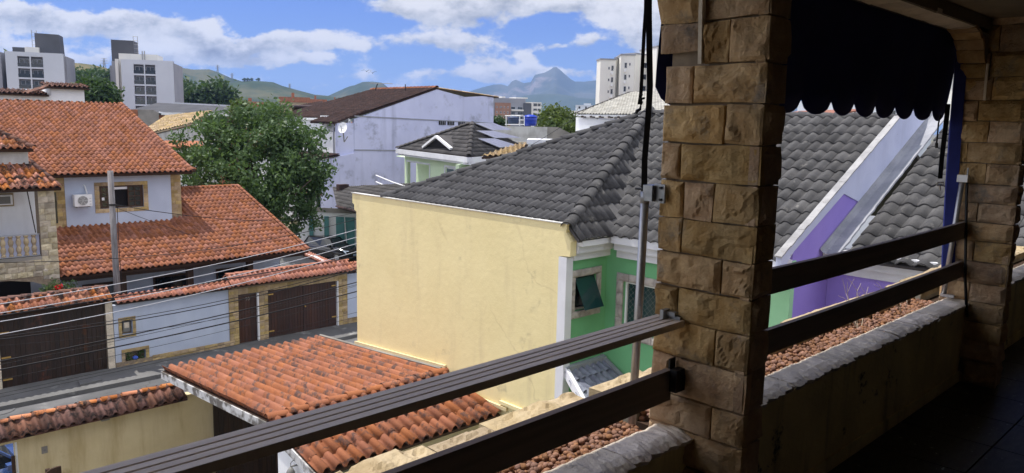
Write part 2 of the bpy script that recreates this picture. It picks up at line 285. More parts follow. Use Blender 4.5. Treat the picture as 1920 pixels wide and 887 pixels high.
# ------------------------------------------------------------------ mesh helper
ROOTS = {}
class MB:
    def __init__(s, T=None): s.v = []; s.f = []; s.tint = []; s.T = T
    def p(s, q):
        q = Vector(q)
        return s.T @ q if s.T is not None else q
    def add(s, vs, fs, tint=0.0):
        o = len(s.v); s.v += [tuple(s.p(q)) for q in vs]; s.f += [tuple(o + i for i in f) for f in fs]; s.tint += [tint] * len(vs); return s
    def box(s, a, b, tint=0.0):
        x0, x1 = sorted((a[0], b[0])); y0, y1 = sorted((a[1], b[1])); z0, z1 = sorted((a[2], b[2]))
        return s.add([(x0, y0, z0), (x1, y0, z0), (x1, y1, z0), (x0, y1, z0), (x0, y0, z1), (x1, y0, z1), (x1, y1, z1), (x0, y1, z1)],
                     [(0, 3, 2, 1), (4, 5, 6, 7), (0, 1, 5, 4), (1, 2, 6, 5), (2, 3, 7, 6), (3, 0, 4, 7)], tint)
    def bar(s, a, b, wd, ht, up=(0, 0, 1)):
        a = Vector(a); b = Vector(b); d = (b - a).normalized(); sd_ = d.cross(Vector(up))
        if sd_.length < 1e-4: sd_ = d.cross(Vector((1, 0, 0)))
        sd_.normalize(); u = sd_.cross(d)
        vs = []
        for q in (a, b):
            for i, j in ((-1, -1), (1, -1), (1, 1), (-1, 1)): vs.append(q + sd_ * (i * wd / 2) + u * (j * ht / 2))
        return s.add(vs, [(0, 3, 2, 1), (4, 5, 6, 7), (0, 1, 5, 4), (1, 2, 6, 5), (2, 3, 7, 6), (3, 0, 4, 7)])
    def tube(s, pts, r, n=6, r1=None, cap=True):
        pts = [Vector(q) for q in pts]; N = len(pts); vs = []; fs = []
        for i, q in enumerate(pts):
            d = (pts[min(i + 1, N - 1)] - pts[max(i - 1, 0)])
            d = d.normalized() if d.length > 0 else Vector((0, 0, 1))
            a = d.cross(Vector((0, 0, 1)));
            if a.length < 1e-3: a = d.cross(Vector((1, 0, 0)))
            a.normalize(); b = d.cross(a)
            rr = r if r1 is None else r + (r1 - r) * i / max(1, N - 1)
            for k in range(n):
                t = 2 * math.pi * k / n; vs.append(q + a * (math.cos(t) * rr) + b * (math.sin(t) * rr))
        for i in range(N - 1):
            for k in range(n): fs.append((i * n + k, i * n + (k + 1) % n, (i + 1) * n + (k + 1) % n, (i + 1) * n + k))
        if cap: fs.append(tuple(range(n - 1, -1, -1))); fs.append(tuple(range((N - 1) * n, N * n)))
        return s.add(vs, fs)
    def lathe(s, c, prof, n=12):
        c = Vector(c); vs = []; fs = []
        for r, z in prof:
            for k in range(n): t = 2 * math.pi * k / n; vs.append(c + Vector((math.cos(t) * r, math.sin(t) * r, z)))
        for i in range(len(prof) - 1):
            for k in range(n): fs.append((i * n + k, i * n + (k + 1) % n, (i + 1) * n + (k + 1) % n, (i + 1) * n + k))
        fs.append(tuple(range(n - 1, -1, -1))); fs.append(tuple(range((len(prof) - 1) * n, len(prof) * n)))
        return s.add(vs, fs)
    def slab(s, poly, n):
        """polygon extruded by vector n"""
        poly = [Vector(q) for q in poly]; n = Vector(n); k = len(poly)
        nrm = Vector((0, 0, 0))
        for i in range(k): nrm += poly[i].cross(poly[(i + 1) % k])
        if nrm.dot(n) > 0: poly = poly[::-1]
        return s.add(poly + [q + n for q in poly], [tuple(range(k)), tuple(range(2 * k - 1, k - 1, -1))] + [(i, k + i, k + (i + 1) % k, (i + 1) % k) for i in range(k)])
    def wallhole(s, o, u, wd, z0, z1, dv, holes):
        """vertical wall from o along unit u, wd long, z0..z1, thickness vector dv, rectangular holes (s0,za,s1,zb)"""
        o = Vector((o[0], o[1], 0)); u = Vector((u[0], u[1], 0)); dv = Vector((dv[0], dv[1], 0))
        xs = sorted({0, wd, *[h[0] for h in holes], *[h[2] for h in holes]}); zs = sorted({z0, z1, *[h[1] for h in holes], *[h[3] for h in holes]})
        def inh(a, b): return any(h[0] - 1e-6 <= a and b[0] <= h[2] + 1e-6 and h[1] - 1e-6 <= b[1] and b[2] <= h[3] + 1e-6 for h in holes)
        for i in range(len(xs) - 1):
            run = None
            for j in range(len(zs) - 1):
                if inh(xs[i], (xs[i + 1], zs[j], zs[j + 1])):
                    if run is not None: s._cell(o, u, dv, xs[i], xs[i + 1], run, zs[j]); run = None
                elif run is None: run = zs[j]
            if run is not None: s._cell(o, u, dv, xs[i], xs[i + 1], run, zs[-1])
        return s
    def _cell(s, o, u, dv, a, b, za, zb):
        z = Vector((0, 0, 1)); q = [o + u * a + z * za, o + u * b + z * za, o + u * b + dv + z * za, o + u * a + dv + z * za]
        h = z * (zb - za)
        s.slab(q, h)
    def build(s, name, mat, parent=None, smooth=False, bev=0.0):
        me = bpy.data.meshes.new(name)
        off = Vector((0, 0, 0))
        if parent is not None:
            pr = parent
            while pr.parent is not None: pr = pr.parent
            off = Vector(pr.location)
        me.from_pydata([(a - off.x, b - off.y, c - off.z) for a, b, c in s.v], [], s.f)
        if any(s.tint):
            at = me.attributes.new('tint', 'FLOAT', 'POINT'); at.data.foreach_set('value', s.tint)
        me.materials.append(mat if not isinstance(mat, str) else M[mat])
        if smooth: me.polygons.foreach_set('use_smooth', [True] * len(me.polygons))
        me.update()
        o = bpy.data.objects.new(name, me); COL.objects.link(o)
        if bev:
            b = o.modifiers.new('bevel', 'BEVEL'); b.width = bev; b.segments = 2; b.limit_method = 'ANGLE'
        if parent is not None: o.parent = parent
        return o

def tag(o, label=None, cat=None, group=None, kind=None):
    if label: o['label'] = label
    if cat: o['category'] = cat
    if group: o['group'] = group
    if kind: o['kind'] = kind
    return o
def thing(name, label, cat, loc=(0, 0, 0), group=None):
    o = bpy.data.objects.new(name, None); COL.objects.link(o); o.location = loc; o.empty_display_size = .2
    return tag(o, label, cat, group)
def share(name, me, mw, parent):
    """one more piece that shares a mesh, placed by world matrix mw"""
    o = bpy.data.objects.new(name, me); COL.objects.link(o)
    if parent is not None:
        pr = parent
        while pr.parent is not None: pr = pr.parent
        o.parent = parent; o.matrix_local = Matrix.Translation(-Vector(pr.location)) @ mw
    else: o.matrix_world = mw
    return o
def frame2(p0, p1):
    """axes of a facade: s along p0->p1, d away from the viewer, z up"""
    p0 = Vector((p0[0], p0[1], 0)); p1 = Vector((p1[0], p1[1], 0)); u = (p1 - p0).normalized(); d = Vector((-u.y, u.x, 0))
    if d.dot(p0) < 0: d = -d
    return Matrix(((u.x, d.x, 0, p0.x), (u.y, d.y, 0, p0.y), (0, 0, 1, 0), (0, 0, 0, 1))), (p1 - p0).length

# ------------------------------------------------------------------ roof tiles
PROF = {'roman': [(0, .12), (.07, 0), (.2, 0), (.29, .30), (.41, .80), (.56, 1), (.71, .80), (.83, .30), (1.0, .12)],
        'wave': [(0, .0), (.10, .02), (.2, .30), (.34, .80), (.52, 1), (.70, .80), (.84, .30), (1.0, .0)],
        'barrel': [(0, .06), (.06, 0), (.27, 0), (.32, .35), (.42, .82), (.61, 1), (.80, .82), (.90, .35), (1.0, .06)],
        'flat': [(0, .5), (.1, .1), (.5, 0), (.9, .3), (1.0, .5)]}
def tile_geo(pitch, length, h, lift, thick, prof):
    P = PROF[prof]; n = len(P); vs = []
    for y, z0, tp in ((-.02 * length, lift, 1.0), (length, 0, .97)):
        for x, z in P: vs.append(((.5 + (x - .5) * tp) * pitch, y, z0 + z * h))
    for x, z in P: vs.append((x * pitch, -.02 * length, lift + z * h - thick))
    fs = [(i, i + 1, n + i + 1, n + i) for i in range(n - 1)] + [(2 * n + i, 2 * n + i + 1, i + 1, i) for i in range(n - 1)]
    return vs, fs
def inpoly(x, y, poly, tol=0.0):
    k = len(poly)
    for i in range(k):
        ax, ay = poly[i]; bx, by = poly[(i + 1) % k]; L = math.hypot(bx - ax, by - ay)
        if ((bx - ax) * (y - ay) - (by - ay) * (x - ax)) / L < -tol: return False
    return True
def roof(parent, O, Uv, Vv, poly, pitch, course, mat, nind=0, h=.06, lift=.035, prof='roman', deckmat='dark', deckname='roof', deck_t=.1, jit=.012, tilename='roof_tile', start=(0, 0)):
    """one roof slope: a deck (part), its nearest nind tiles as sub-parts, the rest joined. Uv along the eave, Vv up the slope."""
    O = Vector(O); Uv = Vector(Uv).normalized(); Vv = Vector(Vv); Vv = (Vv - Uv * Vv.dot(Uv)).normalized(); N = Uv.cross(Vv)
    if N.z < 0:                                     # keep a right-handed frame looking up
        Uv = -Uv; N = -N; poly = [(-a, b) for a, b in poly][::-1]
    ar = sum(poly[i][0] * poly[(i + 1) % len(poly)][1] - poly[(i + 1) % len(poly)][0] * poly[i][1] for i in range(len(poly)))
    if ar < 0: poly = poly[::-1]
    B = Matrix(((Uv.x, Vv.x, N.x, O.x), (Uv.y, Vv.y, N.y, O.y), (Uv.z, Vv.z, N.z, O.z), (0, 0, 0, 1)))
    deck = MB().slab([B @ Vector((a, b, -.012)) for a, b in poly], -N * deck_t).build(deckname, deckmat, parent)
    vs, fs = tile_geo(pitch, course * 1.13, h, lift, .02, prof)
    u0 = min(a for a, b in poly); u1 = max(a for a, b in poly); v0 = min(b for a, b in poly); v1 = max(b for a, b in poly)
    full = []; part = []
    eye = Vector((0, 0, HC))
    for j in range(int((v1 - v0) / course) + 1):
        for i in range(int((u1 - u0) / pitch) + 1):
            a = u0 + i * pitch + start[0]; b = v0 + j * course
            cs = [(a, b), (a + pitch, b), (a + pitch, b + course), (a, b + course)]
            k = sum(inpoly(x, y, poly, .015) for x, y in cs)
            if k == 0 and not inpoly(a + pitch / 2, b + course / 2, poly): continue
            J = Matrix.Translation((a + random.uniform(-jit, jit) * .4, b + random.uniform(-jit, jit), random.uniform(-jit, jit) * .4)) @ Matrix.Rotation(random.uniform(-jit, jit), 4, 'Z') @ Matrix.Rotation(random.uniform(-jit, jit) * .6, 4, 'Y')
            Mw = B @ J; ((full if k == 4 else part)).append(((Mw.translation - eye).length, Mw))
    full.sort(key=lambda q: q[0])
    if nind:
        me = bpy.data.meshes.new(tilename); me.from_pydata(vs, [], fs); me.materials.append(M[mat]); me.polygons.foreach_set('use_smooth', [True] * (len(fs) // 2) + [False] * (len(fs) // 2)); me.update()
        for d, Mw in full[:nind]: share(tilename, me, Mw, deck)
    rest = MB()
    for d, Mw in full[nind:]: rest.add([Mw @ Vector(q) for q in vs], fs, random.random() * .999 + .001)
    if part:
        cut = MB()
        for d, Mw in part: cut.add([Mw @ Vector(q) for q in vs], fs, random.random() * .999 + .001)
        bm = bmesh.new(); tl = bm.verts.layers.float.new('tint')
        bv = [bm.verts.new(q) for q in cut.v]
        for q, t in zip(bv, cut.tint): q[tl] = t
        for f in cut.f: bm.faces.new([bv[i] for i in f])
        for i in range(len(poly)):
            a = poly[i]; b = poly[(i + 1) % len(poly)]; e = Vector((b[0] - a[0], b[1] - a[1], 0)); nn = Vector((e.y, -e.x, 0)).normalized()
            ext = .03 if abs(b[1] - a[1]) < 1e-3 else .0
            bmesh.ops.bisect_plane(bm, geom=bm.verts[:] + bm.edges[:] + bm.faces[:], plane_co=B @ (Vector((a[0], a[1], 0)) + nn * ext), plane_no=(B.to_3x3() @ nn), clear_outer=True)
        bm.verts.index_update()
        rest.add([tuple(q.co) for q in bm.verts], [tuple(q.index for q in f.verts) for f in bm.faces]); rest.tint[-len(bm.verts):] = [q[tl] for q in bm.verts] if len(bm.verts) else []
        bm.free()
    if rest.f:
        o = rest.build(tilename + '_field', mat, deck); o['kind'] = 'stuff'
        o.data.polygons.foreach_set('use_smooth', [True] * len(o.data.polygons))
    return deck
def cap_mesh(name, r, L, mat, n=7, taper=.86, thick=.02):
    vs = []; fs = []
    for y, rr in ((0, r), (L, r * taper)):
        for k in range(n + 1): t = math.pi * k / n; vs.append((math.cos(t) * rr * 1.0, y, math.sin(t) * rr * .8))
    for k in range(n + 1): t = math.pi * k / n; vs.append((math.cos(t) * (r - thick), 0, math.sin(t) * (r - thick) * .8))
    m = n + 1
    for k in range(n): fs += [(k, m + k, m + k + 1, k + 1), (2 * m + k, k, k + 1, 2 * m + k + 1)]
    me = bpy.data.meshes.new(name); me.from_pydata(vs, [], fs); me.materials.append(M[mat]); me.polygons.foreach_set('use_smooth', [f % 2 == 0 for f in range(len(fs))]); me.update()
    return me
def caps(parent, a, b, r, step, mat, name='ridge_tile', up=(0, 0, 1), lift=.0):
    """half-round cap tiles overlapping from a up to b"""
    a = Vector(a); b = Vector(b); d = (b - a); n = max(1, round(d.length / step)); st = d.length / n; d.normalize()
    x = d.cross(Vector(up)).normalized(); z = x.cross(d); me = cap_mesh(name, r, st * 1.16, mat)
    for i in range(n):
        q = a + d * (st * i) + z * lift
        Mw = Matrix(((x.x, d.x, z.x, q.x), (x.y, d.y, z.y, q.y), (x.z, d.z, z.z, q.z), (0, 0, 0, 1))) @ Matrix.Rotation(random.uniform(-.03, .03), 4, 'Z') @ Matrix.Rotation(-.05 + random.uniform(-.012, .012), 4, 'X') @ Matrix.Translation((0, 0, .02))
        share(name, me, Mw, parent)

# ------------------------------------------------------------------ split-face stones
def stone(name, o, ex, ey, n, w_, h_, mat, parent, depth=.04, rough_=.018, nx=5, ny=4, gap=.006):
    """a rough stone: face o + ex*w + ey*h, bulging along n"""
    o = Vector(o); ex = Vector(ex); ey = Vector(ey); n = Vector(n); vs = []; fs = []
    sx = random.uniform(0, 99)
    tiltx = random.uniform(-1, 1) * rough_ * .6; tilty = random.uniform(-1, 1) * rough_ * .5
    for j in range(ny + 1):
        for i in range(nx + 1):
            a = i / nx; b = j / ny
            e = min(a, 1 - a) * w_; g = min(b, 1 - b) * h_; ed = min(1, min(e, g) / (.2 * min(w_, h_)))
            px = gap + a * (w_ - 2 * gap); py = gap + b * (h_ - 2 * gap)
            wob_ = mnoise.noise(Vector((px * 9 + sx, py * 9, 1.7))) * .006 * (1 if ed < .05 else .3)
            q = o + ex * (px + wob_) + ey * (py + wob_)
            nn = mnoise.noise(Vector((px * 14 + sx, py * 14, sx))) + .6 * mnoise.noise(Vector((px * 34 + sx, py * 34, sx)))
            nn += .9 * (abs(mnoise.noise(Vector((px * 9, py * 6 + sx, sx)))) - .25)
            ch = mnoise.noise(Vector((px * 7 + sx * 1.3, py * 9 + sx, 3.3)))          # broken facets: sharp steps between flat planes
            step_ = (.55 if ch > .12 else 0) + (.45 if ch > .30 else 0) - (.6 if ch < -.28 else 0)
            hgt = depth * (.62 + .38 * (ed ** .35)) + min(1, ed * 1.6) * rough_ * (.45 * nn + .75 * step_) + ed * (tiltx * (a - .5) * 2 + tilty * (b - .5) * 2)
            vs.append(q + n * hgt)
    m = nx + 1
    for j in range(ny):
        for i in range(nx): fs.append((j * m + i, j * m + i + 1, (j + 1) * m + i + 1, (j + 1) * m + i))
    k = len(vs); ring = [i for i in range(m)] + [j * m + nx for j in range(1, ny + 1)] + [ny * m + i for i in range(nx - 1, -1, -1)] + [j * m for j in range(ny - 1, 0, -1)]
    for r_ in ring: vs.append(vs[r_] - n * (depth * .9 + .01))
    L = len(ring)
    for i in range(L): fs.append((ring[(i + 1) % L], ring[i], k + i, k + (i + 1) % L))
    flip = ex.cross(ey).dot(n) < 0
    if flip: fs = [f[::-1] for f in fs]
    mb = MB(); mb.add(vs, fs); ob = mb.build(name, mat, parent)
    return ob
def stone_course(parent, o, ex, ey, n, W_, H_, mat, ch, wmin, wmax, name='stone', depth=.02, rough_=.01, nx=2, ny=2, jit=.0, gap=.004):
    """courses of stones over a face W_ x H_"""
    nrow = max(1, round(H_ / ch)); hh = H_ / nrow
    for j in range(nrow):
        xs = [0.0]
        while xs[-1] < W_ - 1e-6:
            q = xs[-1] + random.uniform(wmin, wmax)
            if W_ - q < wmin * .7: q = W_
            xs.append(min(q, W_))
        for a, b in zip(xs, xs[1:]):
            stone(name, Vector(o) + Vector(ex) * a + Vector(ey) * (j * hh), ex, ey, n, b - a, hh, mat, parent, depth, rough_, nx, ny, gap)
EX, EY, EZ = Vector((1, 0, 0)), Vector((0, 1, 0)), Vector((0, 0, 1))

# ================================================================== SETTING: ground, street, pavements
def sheet(name, x0, y0, x1, y1, z, mat):
    return tag(MB().add([(x0, y0, z), (x1, y0, z), (x1, y1, z), (x0, y1, z)], [(0, 1, 2, 3)]).build(name, mat), kind='structure')
sheet('ground', -9000, -9000, 9000, 9000, -.06, 'ground')
sheet('street', -60, 19.4, 90, 26.7, 0, 'asphalt')
sheet('side_street', 19.4, 26.7, 26.4, 110, -.004, 'asphalt')
sheet('yard_paving', -20, 2.5, 9.7, 17.3, .02, 'pave')
tag(MB().box((-60, 17.3, -.05), (90, 19.4, .14)).build('near_pavement', 'pave'), kind='structure')
tag(MB().box((-60, 26.7, -.05), (19.2, 30.2, .14)).build('far_pavement', 'pave'), kind='structure')
tag(MB().box((26.6, 26.7, -.05), (90, 28.6, .14)).build('corner_pavement', 'pave'), kind='structure')
sheet('far_yard', -20, 30.2, 17.6, 48, .03, 'pave')

qs = [PZ(a, b, .15) for a, b in ((146, 716), (186, 706), (192, 714), (150, 724))]
tag(MB().slab(qs, (0, 0, .05)).build('concrete_slab', 'pave'), 'loose pale concrete slab on the pavement before the blackened gate', 'slab')
mh = MB().lathe(tuple(PZ(-4, 770, .006)), [(.46, 0), (.46, .01), (.40, .012), (.38, .004), (.1, .008)], 20).build('manhole_cover', 'asphalt'); tag(mh, 'round manhole cover in the street at the left edge', 'manhole cover')

# ================================================================== OUR VERANDA
XP1, XP2, XP3, XP0 = 2.226, 5.433, 8.64, -.98
YI, YO = 1.18, 1.56
PT = .155
tag(MB().box((-2.6, -2.4, 7.2), (10, YI + .3, 7.38)).build('veranda_slab', 'interior'), kind='structure')
fl = MB().box((-2.6, -2.4, 7.38), (10, 1.392, 7.392)).build('veranda_floor', 'mortar'); tag(fl, kind='structure')
ti = MB().box((.004, .004, 0), (.446, .446, .012)); tme = ti.build('floor_tile', 'floor'); tmesh = tme.data; bpy.data.objects.remove(tme)
for i in range(0, 22):
    for j in range(0, 8):
        x, y = -1 + i * .45, 1.385 - (j + 1) * .45
        if 2.2 < x < 8.6 and y > -1.6: share('floor_tile', tmesh, Matrix.Translation((x, y, 7.392)), fl)
ce = MB().box((-2.6, -2.4, 10.02), (10, 2.25, 10.2)).build('veranda_ceiling_and_sunshade', 'interior'); tag(ce, kind='structure')  # front overhang added out of view to keep sun off the planter caps
tag(MB().box((-2.6, -2.6, 7.2), (10, -2.4, 10.2)).build('back_wall', 'interior'), kind='structure')
tag(MB().box((-2.8, -2.6, 7.2), (-2.6, 1.75, 10.2)).build('left_wall', 'interior'), kind='structure')
tag(MB().box((10, -2.6, 7.2), (10.2, 1.75, 10.2)).build('right_wall', 'interior'), kind='structure')
tag(MB().box((-2.8, 1.4, -.05), (10.2, 1.9, 6.98)).build('house_front', 'beige'), kind='structure')

ZC = [7.40, 7.55, 7.68, 7.81, 7.94, 8.06, 8.20, 8.33, 8.45, 8.57, 8.69, 8.82, 8.95, 9.08, 9.21, 9.35, 9.50, 9.66, 9.84, 10.02]
SPL = [.6, .3, .66, .3, .68, .26, .67, .26, .69, .26, .57, .21, .63, .30, .66, .4, .6, .3, .6]       # where each course is split, from its outer end
def pillar(xp, label, fine):
    t = thing('stone_pillar', label, 'pillar', (xp + PT / 2, (YI + YO) / 2, 7.4), 'stone pillars of the veranda')
    D = .03
    MB().box((xp + D, YI + D, 7.4), (xp + PT, YO - .012, 10.02)).build('core', 'mortar', t)
    for k in range(len(ZC) - 1):
        z0, hh = ZC[k], ZC[k + 1] - ZC[k]
        ys = [YO, YO - (YO - YI) * SPL[k], YI]
        if k in (10,): ys = [YO, YO - .1, YO - (YO - YI) * .57, YI]
        if z0 >= 9.2: ys = [1.415, 1.32, YI] if z0 < 9.3 else [1.415, YI]
        if not fine: ys = [YO, YI + (YO - YI) * (1 - SPL[k] if k % 2 else SPL[k] * .5 + .2), YI]
        for a, b in zip(ys, ys[1:]):
            stone('stone', (xp + D - .004, a, z0), -EY, EZ, -EX, a - b, hh, 'pillarstone', t, .026, .018 if fine else .015, 15 if fine else 9, 10 if fine else 6, .003)
        stone('stone', (xp + .004, YI + D - .004, z0), EX, EZ, -EY, PT - .006, hh, 'pillarstone', t, .026, .012, 5, 5, .003)
    return t
pillar(XP1, 'nearest tan stone pillar with an aluminium pole on its street side', True)
pillar(XP2, 'farther tan stone pillar beside the blue canvas strip, at the right', False)

def fillet(t, xp, sgn, y0, y1, r=.3, z0=9.25, nst=6):
    """the rounded shoulder of an opening and its wedge stones; sgn -1: opening on the -X side of xp"""
    cx, cz = xp + sgn * r, z0
    arc = [(cx - sgn * r * math.cos(a), cz + (r + .06) * math.sin(a)) for a in [math.pi / 2 * i / 10 for i in range(11)]]
    poly = [Vector((x - sgn * .02, y0 + .004, z)) for x, z in arc] + [Vector((xp - sgn * .0, y0 + .004, cz + r + .055))]
    MB().slab(poly, (0, y1 - y0 - .008, 0)).build('shoulder', 'mortar', t)
    for k in range(nst):
        a0, a1 = math.pi / 2 * k / nst, math.pi / 2 * (k + 1) / nst
        p0 = Vector((cx - sgn * r * math.cos(a0), y1, cz + (r + .06) * math.sin(a0))); p1 = Vector((cx - sgn * r * math.cos(a1), y1, cz + (r + .06) * math.sin(a1)))
        ey = (p1 - p0); L = ey.length; ey.normalize(); n = Vector((sgn, 0, 0)) if k == 0 else None
        am = (a0 + a1) / 2; n = Vector((sgn * math.cos(am), 0, -math.sin(am))); n = (n - ey * n.dot(ey)).normalized()
        stone('wedge_stone', p0 - n * .018, -EY, ey, n, y1 - y0, L, 'pillarstone', t, .02, .008, 8, 4, .002)
    MB().bar((xp + sgn * .004, y0 - .008, z0 - .04), (xp + sgn * .02, y0 - .008, z0 + .18), .014, .02).build('mortar_edge', 'capstone', t)
t = thing('arched_opening', 'rounded stone shoulder curving off the top of the nearest pillar', 'arch', (XP0 + .2, 1.5, 9.25))
fillet(t, XP1, -1, 1.42, 1.58)
MB().box((XP0, 1.42, 9.62), (XP1 + .02, 1.575, 10.02)).build('lintel', 'interior', t)
t = thing('arched_opening', 'stone lintel with a flat pale underside above the navy awning', 'arch', (3.9, 1.5, 9.25))
fillet(t, XP2, -1, 1.42, 1.58); fillet(t, XP1 + PT, 1, 1.42, 1.58)
MB().box((XP1 + PT + .002, 1.42, 9.632), (XP2 - .002, 1.575, 10.018)).build('lintel', 'interior', t)
x = XP1 + PT + .3
while x < XP2 - .31:
    L = min(random.uniform(.16, .26), XP2 - .3 - x)
    stone('soffit_stone', (x, 1.575, 9.636), EX, -EY, -EZ, L, .155, 'capstone', t, .02, .007, 6, 5, .002); x += L
MB().box((XP1 + PT + .004, YI - .1, 9.70), (XP2 - .004, 1.416, 9.74)).build('inner_beam', 'interior', t)

def planter(xa, xb, label, nx):
    t = thing('planter', label, 'planter', ((xa + xb) / 2, 1.6, 7.4), 'planters built along the veranda')
    MB().box((xa, 1.395, 7.392), (xb, 1.505, 7.90)).build('inner_wall', 'planterwall', t)
    MB().box((xa, 1.385, 7.392), (xb, 1.3949, 7.47)).build('skirting', 'planterwall', t)
    MB().box((xa, 1.705, 6.985), (xb, 1.905, 7.90)).build('outer_wall', 'planterin', t)
    MB().box((xa, 1.5052, 7.3), (xb, 1.7048, 7.85)).build('soil', 'soil', t)
    x = xa
    while x < xb - .01:                                     # cap stones, rough on their room side
        L = min(random.uniform(.30, .48), xb - x); L = xb - x if xb - x - L < .15 else L
        vs = []; n = 26; rag = [1.385 - .012 + .02 * mnoise.noise(Vector((x * 3 + i * .35, .3, 2))) + .012 * mnoise.noise(Vector((x * 3 + i * 1.3, 9.3, 2))) for i in range(n + 1)]
        rows = [0, .18, .4, .7, 1]
        for i in range(n + 1):
            px = x + .003 + (L - .006) * i / n
            for r_ in rows:
                yy = rag[i] + (1.512 - rag[i]) * r_; e = min(1, r_ * 4)
                vs.append((px, yy, 7.924 + .014 * e + .006 * mnoise.noise(Vector((px * 17, yy * 17, 1))) + .004 * mnoise.noise(Vector((px * 45, yy * 45, 1)))))
        m = len(rows); fs = [(i * m + j, (i + 1) * m + j, (i + 1) * m + j + 1, i * m + j + 1) for i in range(n) for j in range(m - 1)]
        k = len(vs)
        for i in range(n + 1):
            px = x + .003 + (L - .006) * i / n
            vs.append((px, rag[i] + .008 + .012 * mnoise.noise(Vector((px * 30, 4, 4))), 7.907)); vs.append((px, 1.39, 7.900))
            vs.append((px, 1.512, 7.900))
        fs += [(i * m, k + i * 3, k + (i + 1) * 3, (i + 1) * m) for i in range(n)] + [(k + i * 3, k + i * 3 + 1, k + (i + 1) * 3 + 1, k + (i + 1) * 3) for i in range(n)]
        fs += [(i * m + m - 1, (i + 1) * m + m - 1, k + (i + 1) * 3 + 2, k + i * 3 + 2) for i in range(n)]
        MB().add(vs, fs).build('cap_stone', 'capstone', t)
        x += L
    x = xa
    while x < xb - .01:
        L = min(random.uniform(.22, .4), xb - x); L = xb - x if xb - x - L < .12 else L
        stone('outer_cap_stone', (x, 1.70, 7.898), EX, EY, EZ, L, .25 + random.uniform(-.02, .02), 'sandcap', t, .036, .022, 18, 14, .003); x += L
    return t
planter(XP0, XP1 + .02, 'planter with a pale stone cap below the wide grey top board, nearest', 1)
planter(XP1 + PT - .02, XP2 + .02, 'long planter full of clay pebbles between the two stone pillars', 1)
planter(XP2 + PT - .02, XP3, 'planter beyond the farther stone pillar at the right edge', 1)

bmp = bmesh.new(); bmesh.ops.create_icosphere(bmp, subdivisions=2, radius=1); icov = [tuple(v.co) for v in bmp.verts]; icof = [tuple(v.index for v in f.verts) for f in bmp.faces]; bmp.free()
def pebbles(xa, xb, n, name='clay_pebbles'):
    mb = MB()
    for k in range(n):
        r = random.uniform(.0075, .0135); lay_ = k / n
        c = Vector((random.uniform(xa, xb), random.uniform(1.515, 1.70), 7.855 + lay_ * .045))
        sc = (r * random.uniform(.9, 1.25), r * random.uniform(.85, 1.15), r * random.uniform(.75, 1)); s_ = random.uniform(0, 50)
        rot = Matrix.Rotation(random.uniform(0, 6), 3, 'Z') @ Matrix.Rotation(random.uniform(0, 6), 3, 'X')
        mb.add([c + rot @ Vector((v[0] * sc[0], v[1] * sc[1], v[2] * sc[2])) * (1 + .13 * mnoise.noise(Vector(v) * 1.6 + Vector((s_, 0, 0)))) for v in icov], icof, random.random() * .99 + .005)
    return tag(mb.build(name, 'pebble', smooth=True), kind='stuff')
pebbles(1.2, XP1 + .01, 1500); pebbles(XP1 + PT, XP2, 4300)

def grooved(xa, xb, y0, y1, z0, z1, ngr, horizontal, label, group):
    """composite board with shallow grooves on its broad face"""
    t = thing('railing_board', label, 'railing', ((xa + xb) / 2, (y0 + y1) / 2, z0), group)
    if horizontal: prof = [(y0, z0), (y1, z0), (y1, z1)]; a, b, base = y1, y0, z1
    else: prof = [(y1, z0), (y1, z1), (y0, z1)]; a, b, base = z1, z0, y0
    g = .009
    for k in range(1, ngr + 1):
        c = a + (b - a) * k / (ngr + 1)
        for off, dp in ((.5, 0), (.5, g), (-.5, g), (-.5, 0)):
            q = c - off * .008 * (1 if b > a else -1) ; e = base - dp if horizontal else base + dp
            prof.append((q, e) if horizontal else (e, q))
    prof.append((y0, z1) if horizontal else (y0, z0))
    n = 24; vs = []; P = len(prof)
    for i in range(n + 1):
        x = xa + (xb - xa) * i / n; sg = -.010 * math.sin(math.pi * i / n)
        for y, z in prof: vs.append((x, y, z + sg))
    fs = [(i * P + k, i * P + (k + 1) % P, (i + 1) * P + (k + 1) % P, (i + 1) * P + k) for i in range(n) for k in range(P)]
    fs += [tuple(range(P - 1, -1, -1)), tuple(range(n * P, n * P + P))]
    MB().add(vs, fs).build('board', 'board' if horizontal else 'shadeboard', t)
    return t
RG = 'composite boards of the veranda railing'
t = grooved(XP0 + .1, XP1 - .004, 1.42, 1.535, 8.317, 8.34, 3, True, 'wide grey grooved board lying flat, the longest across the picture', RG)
MB().box((XP1 - .05, 1.478, 8.34), (XP1 - .01, 1.492, 8.372)).box((XP1 - .02, 1.43, 8.34), (XP1 + .01, 1.50, 8.352)).box((XP1 - .03, 1.445, 8.352), (XP1 - .008, 1.478, 8.366)).build('bracket', 'bracket', t)
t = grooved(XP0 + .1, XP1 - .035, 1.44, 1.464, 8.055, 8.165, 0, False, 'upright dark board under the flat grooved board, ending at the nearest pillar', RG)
MB().box((XP1 - .05, 1.41, 8.09), (XP1 + .004, 1.438, 8.17)).box((XP1 - .034, 1.45, 8.10), (XP1, 1.456, 8.20)).build('bracket', 'blackmetal', t)
MB().box((XP1 - .06, 1.466, 8.045), (XP1 - .0, 1.50, 8.055)).build('cleat', 'alu', t)
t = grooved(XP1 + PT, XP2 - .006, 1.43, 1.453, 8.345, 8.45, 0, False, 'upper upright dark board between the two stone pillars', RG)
MB().box((XP2 - .03, 1.455, 8.36), (XP2 + .004, 1.47, 8.43)).build('bracket', 'blackmetal', t)
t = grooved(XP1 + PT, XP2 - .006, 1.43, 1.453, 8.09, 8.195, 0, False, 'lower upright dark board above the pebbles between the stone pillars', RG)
MB().box((XP2 - .03, 1.455, 8.10), (XP2 + .004, 1.47, 8.17)).build('bracket', 'blackmetal', t)

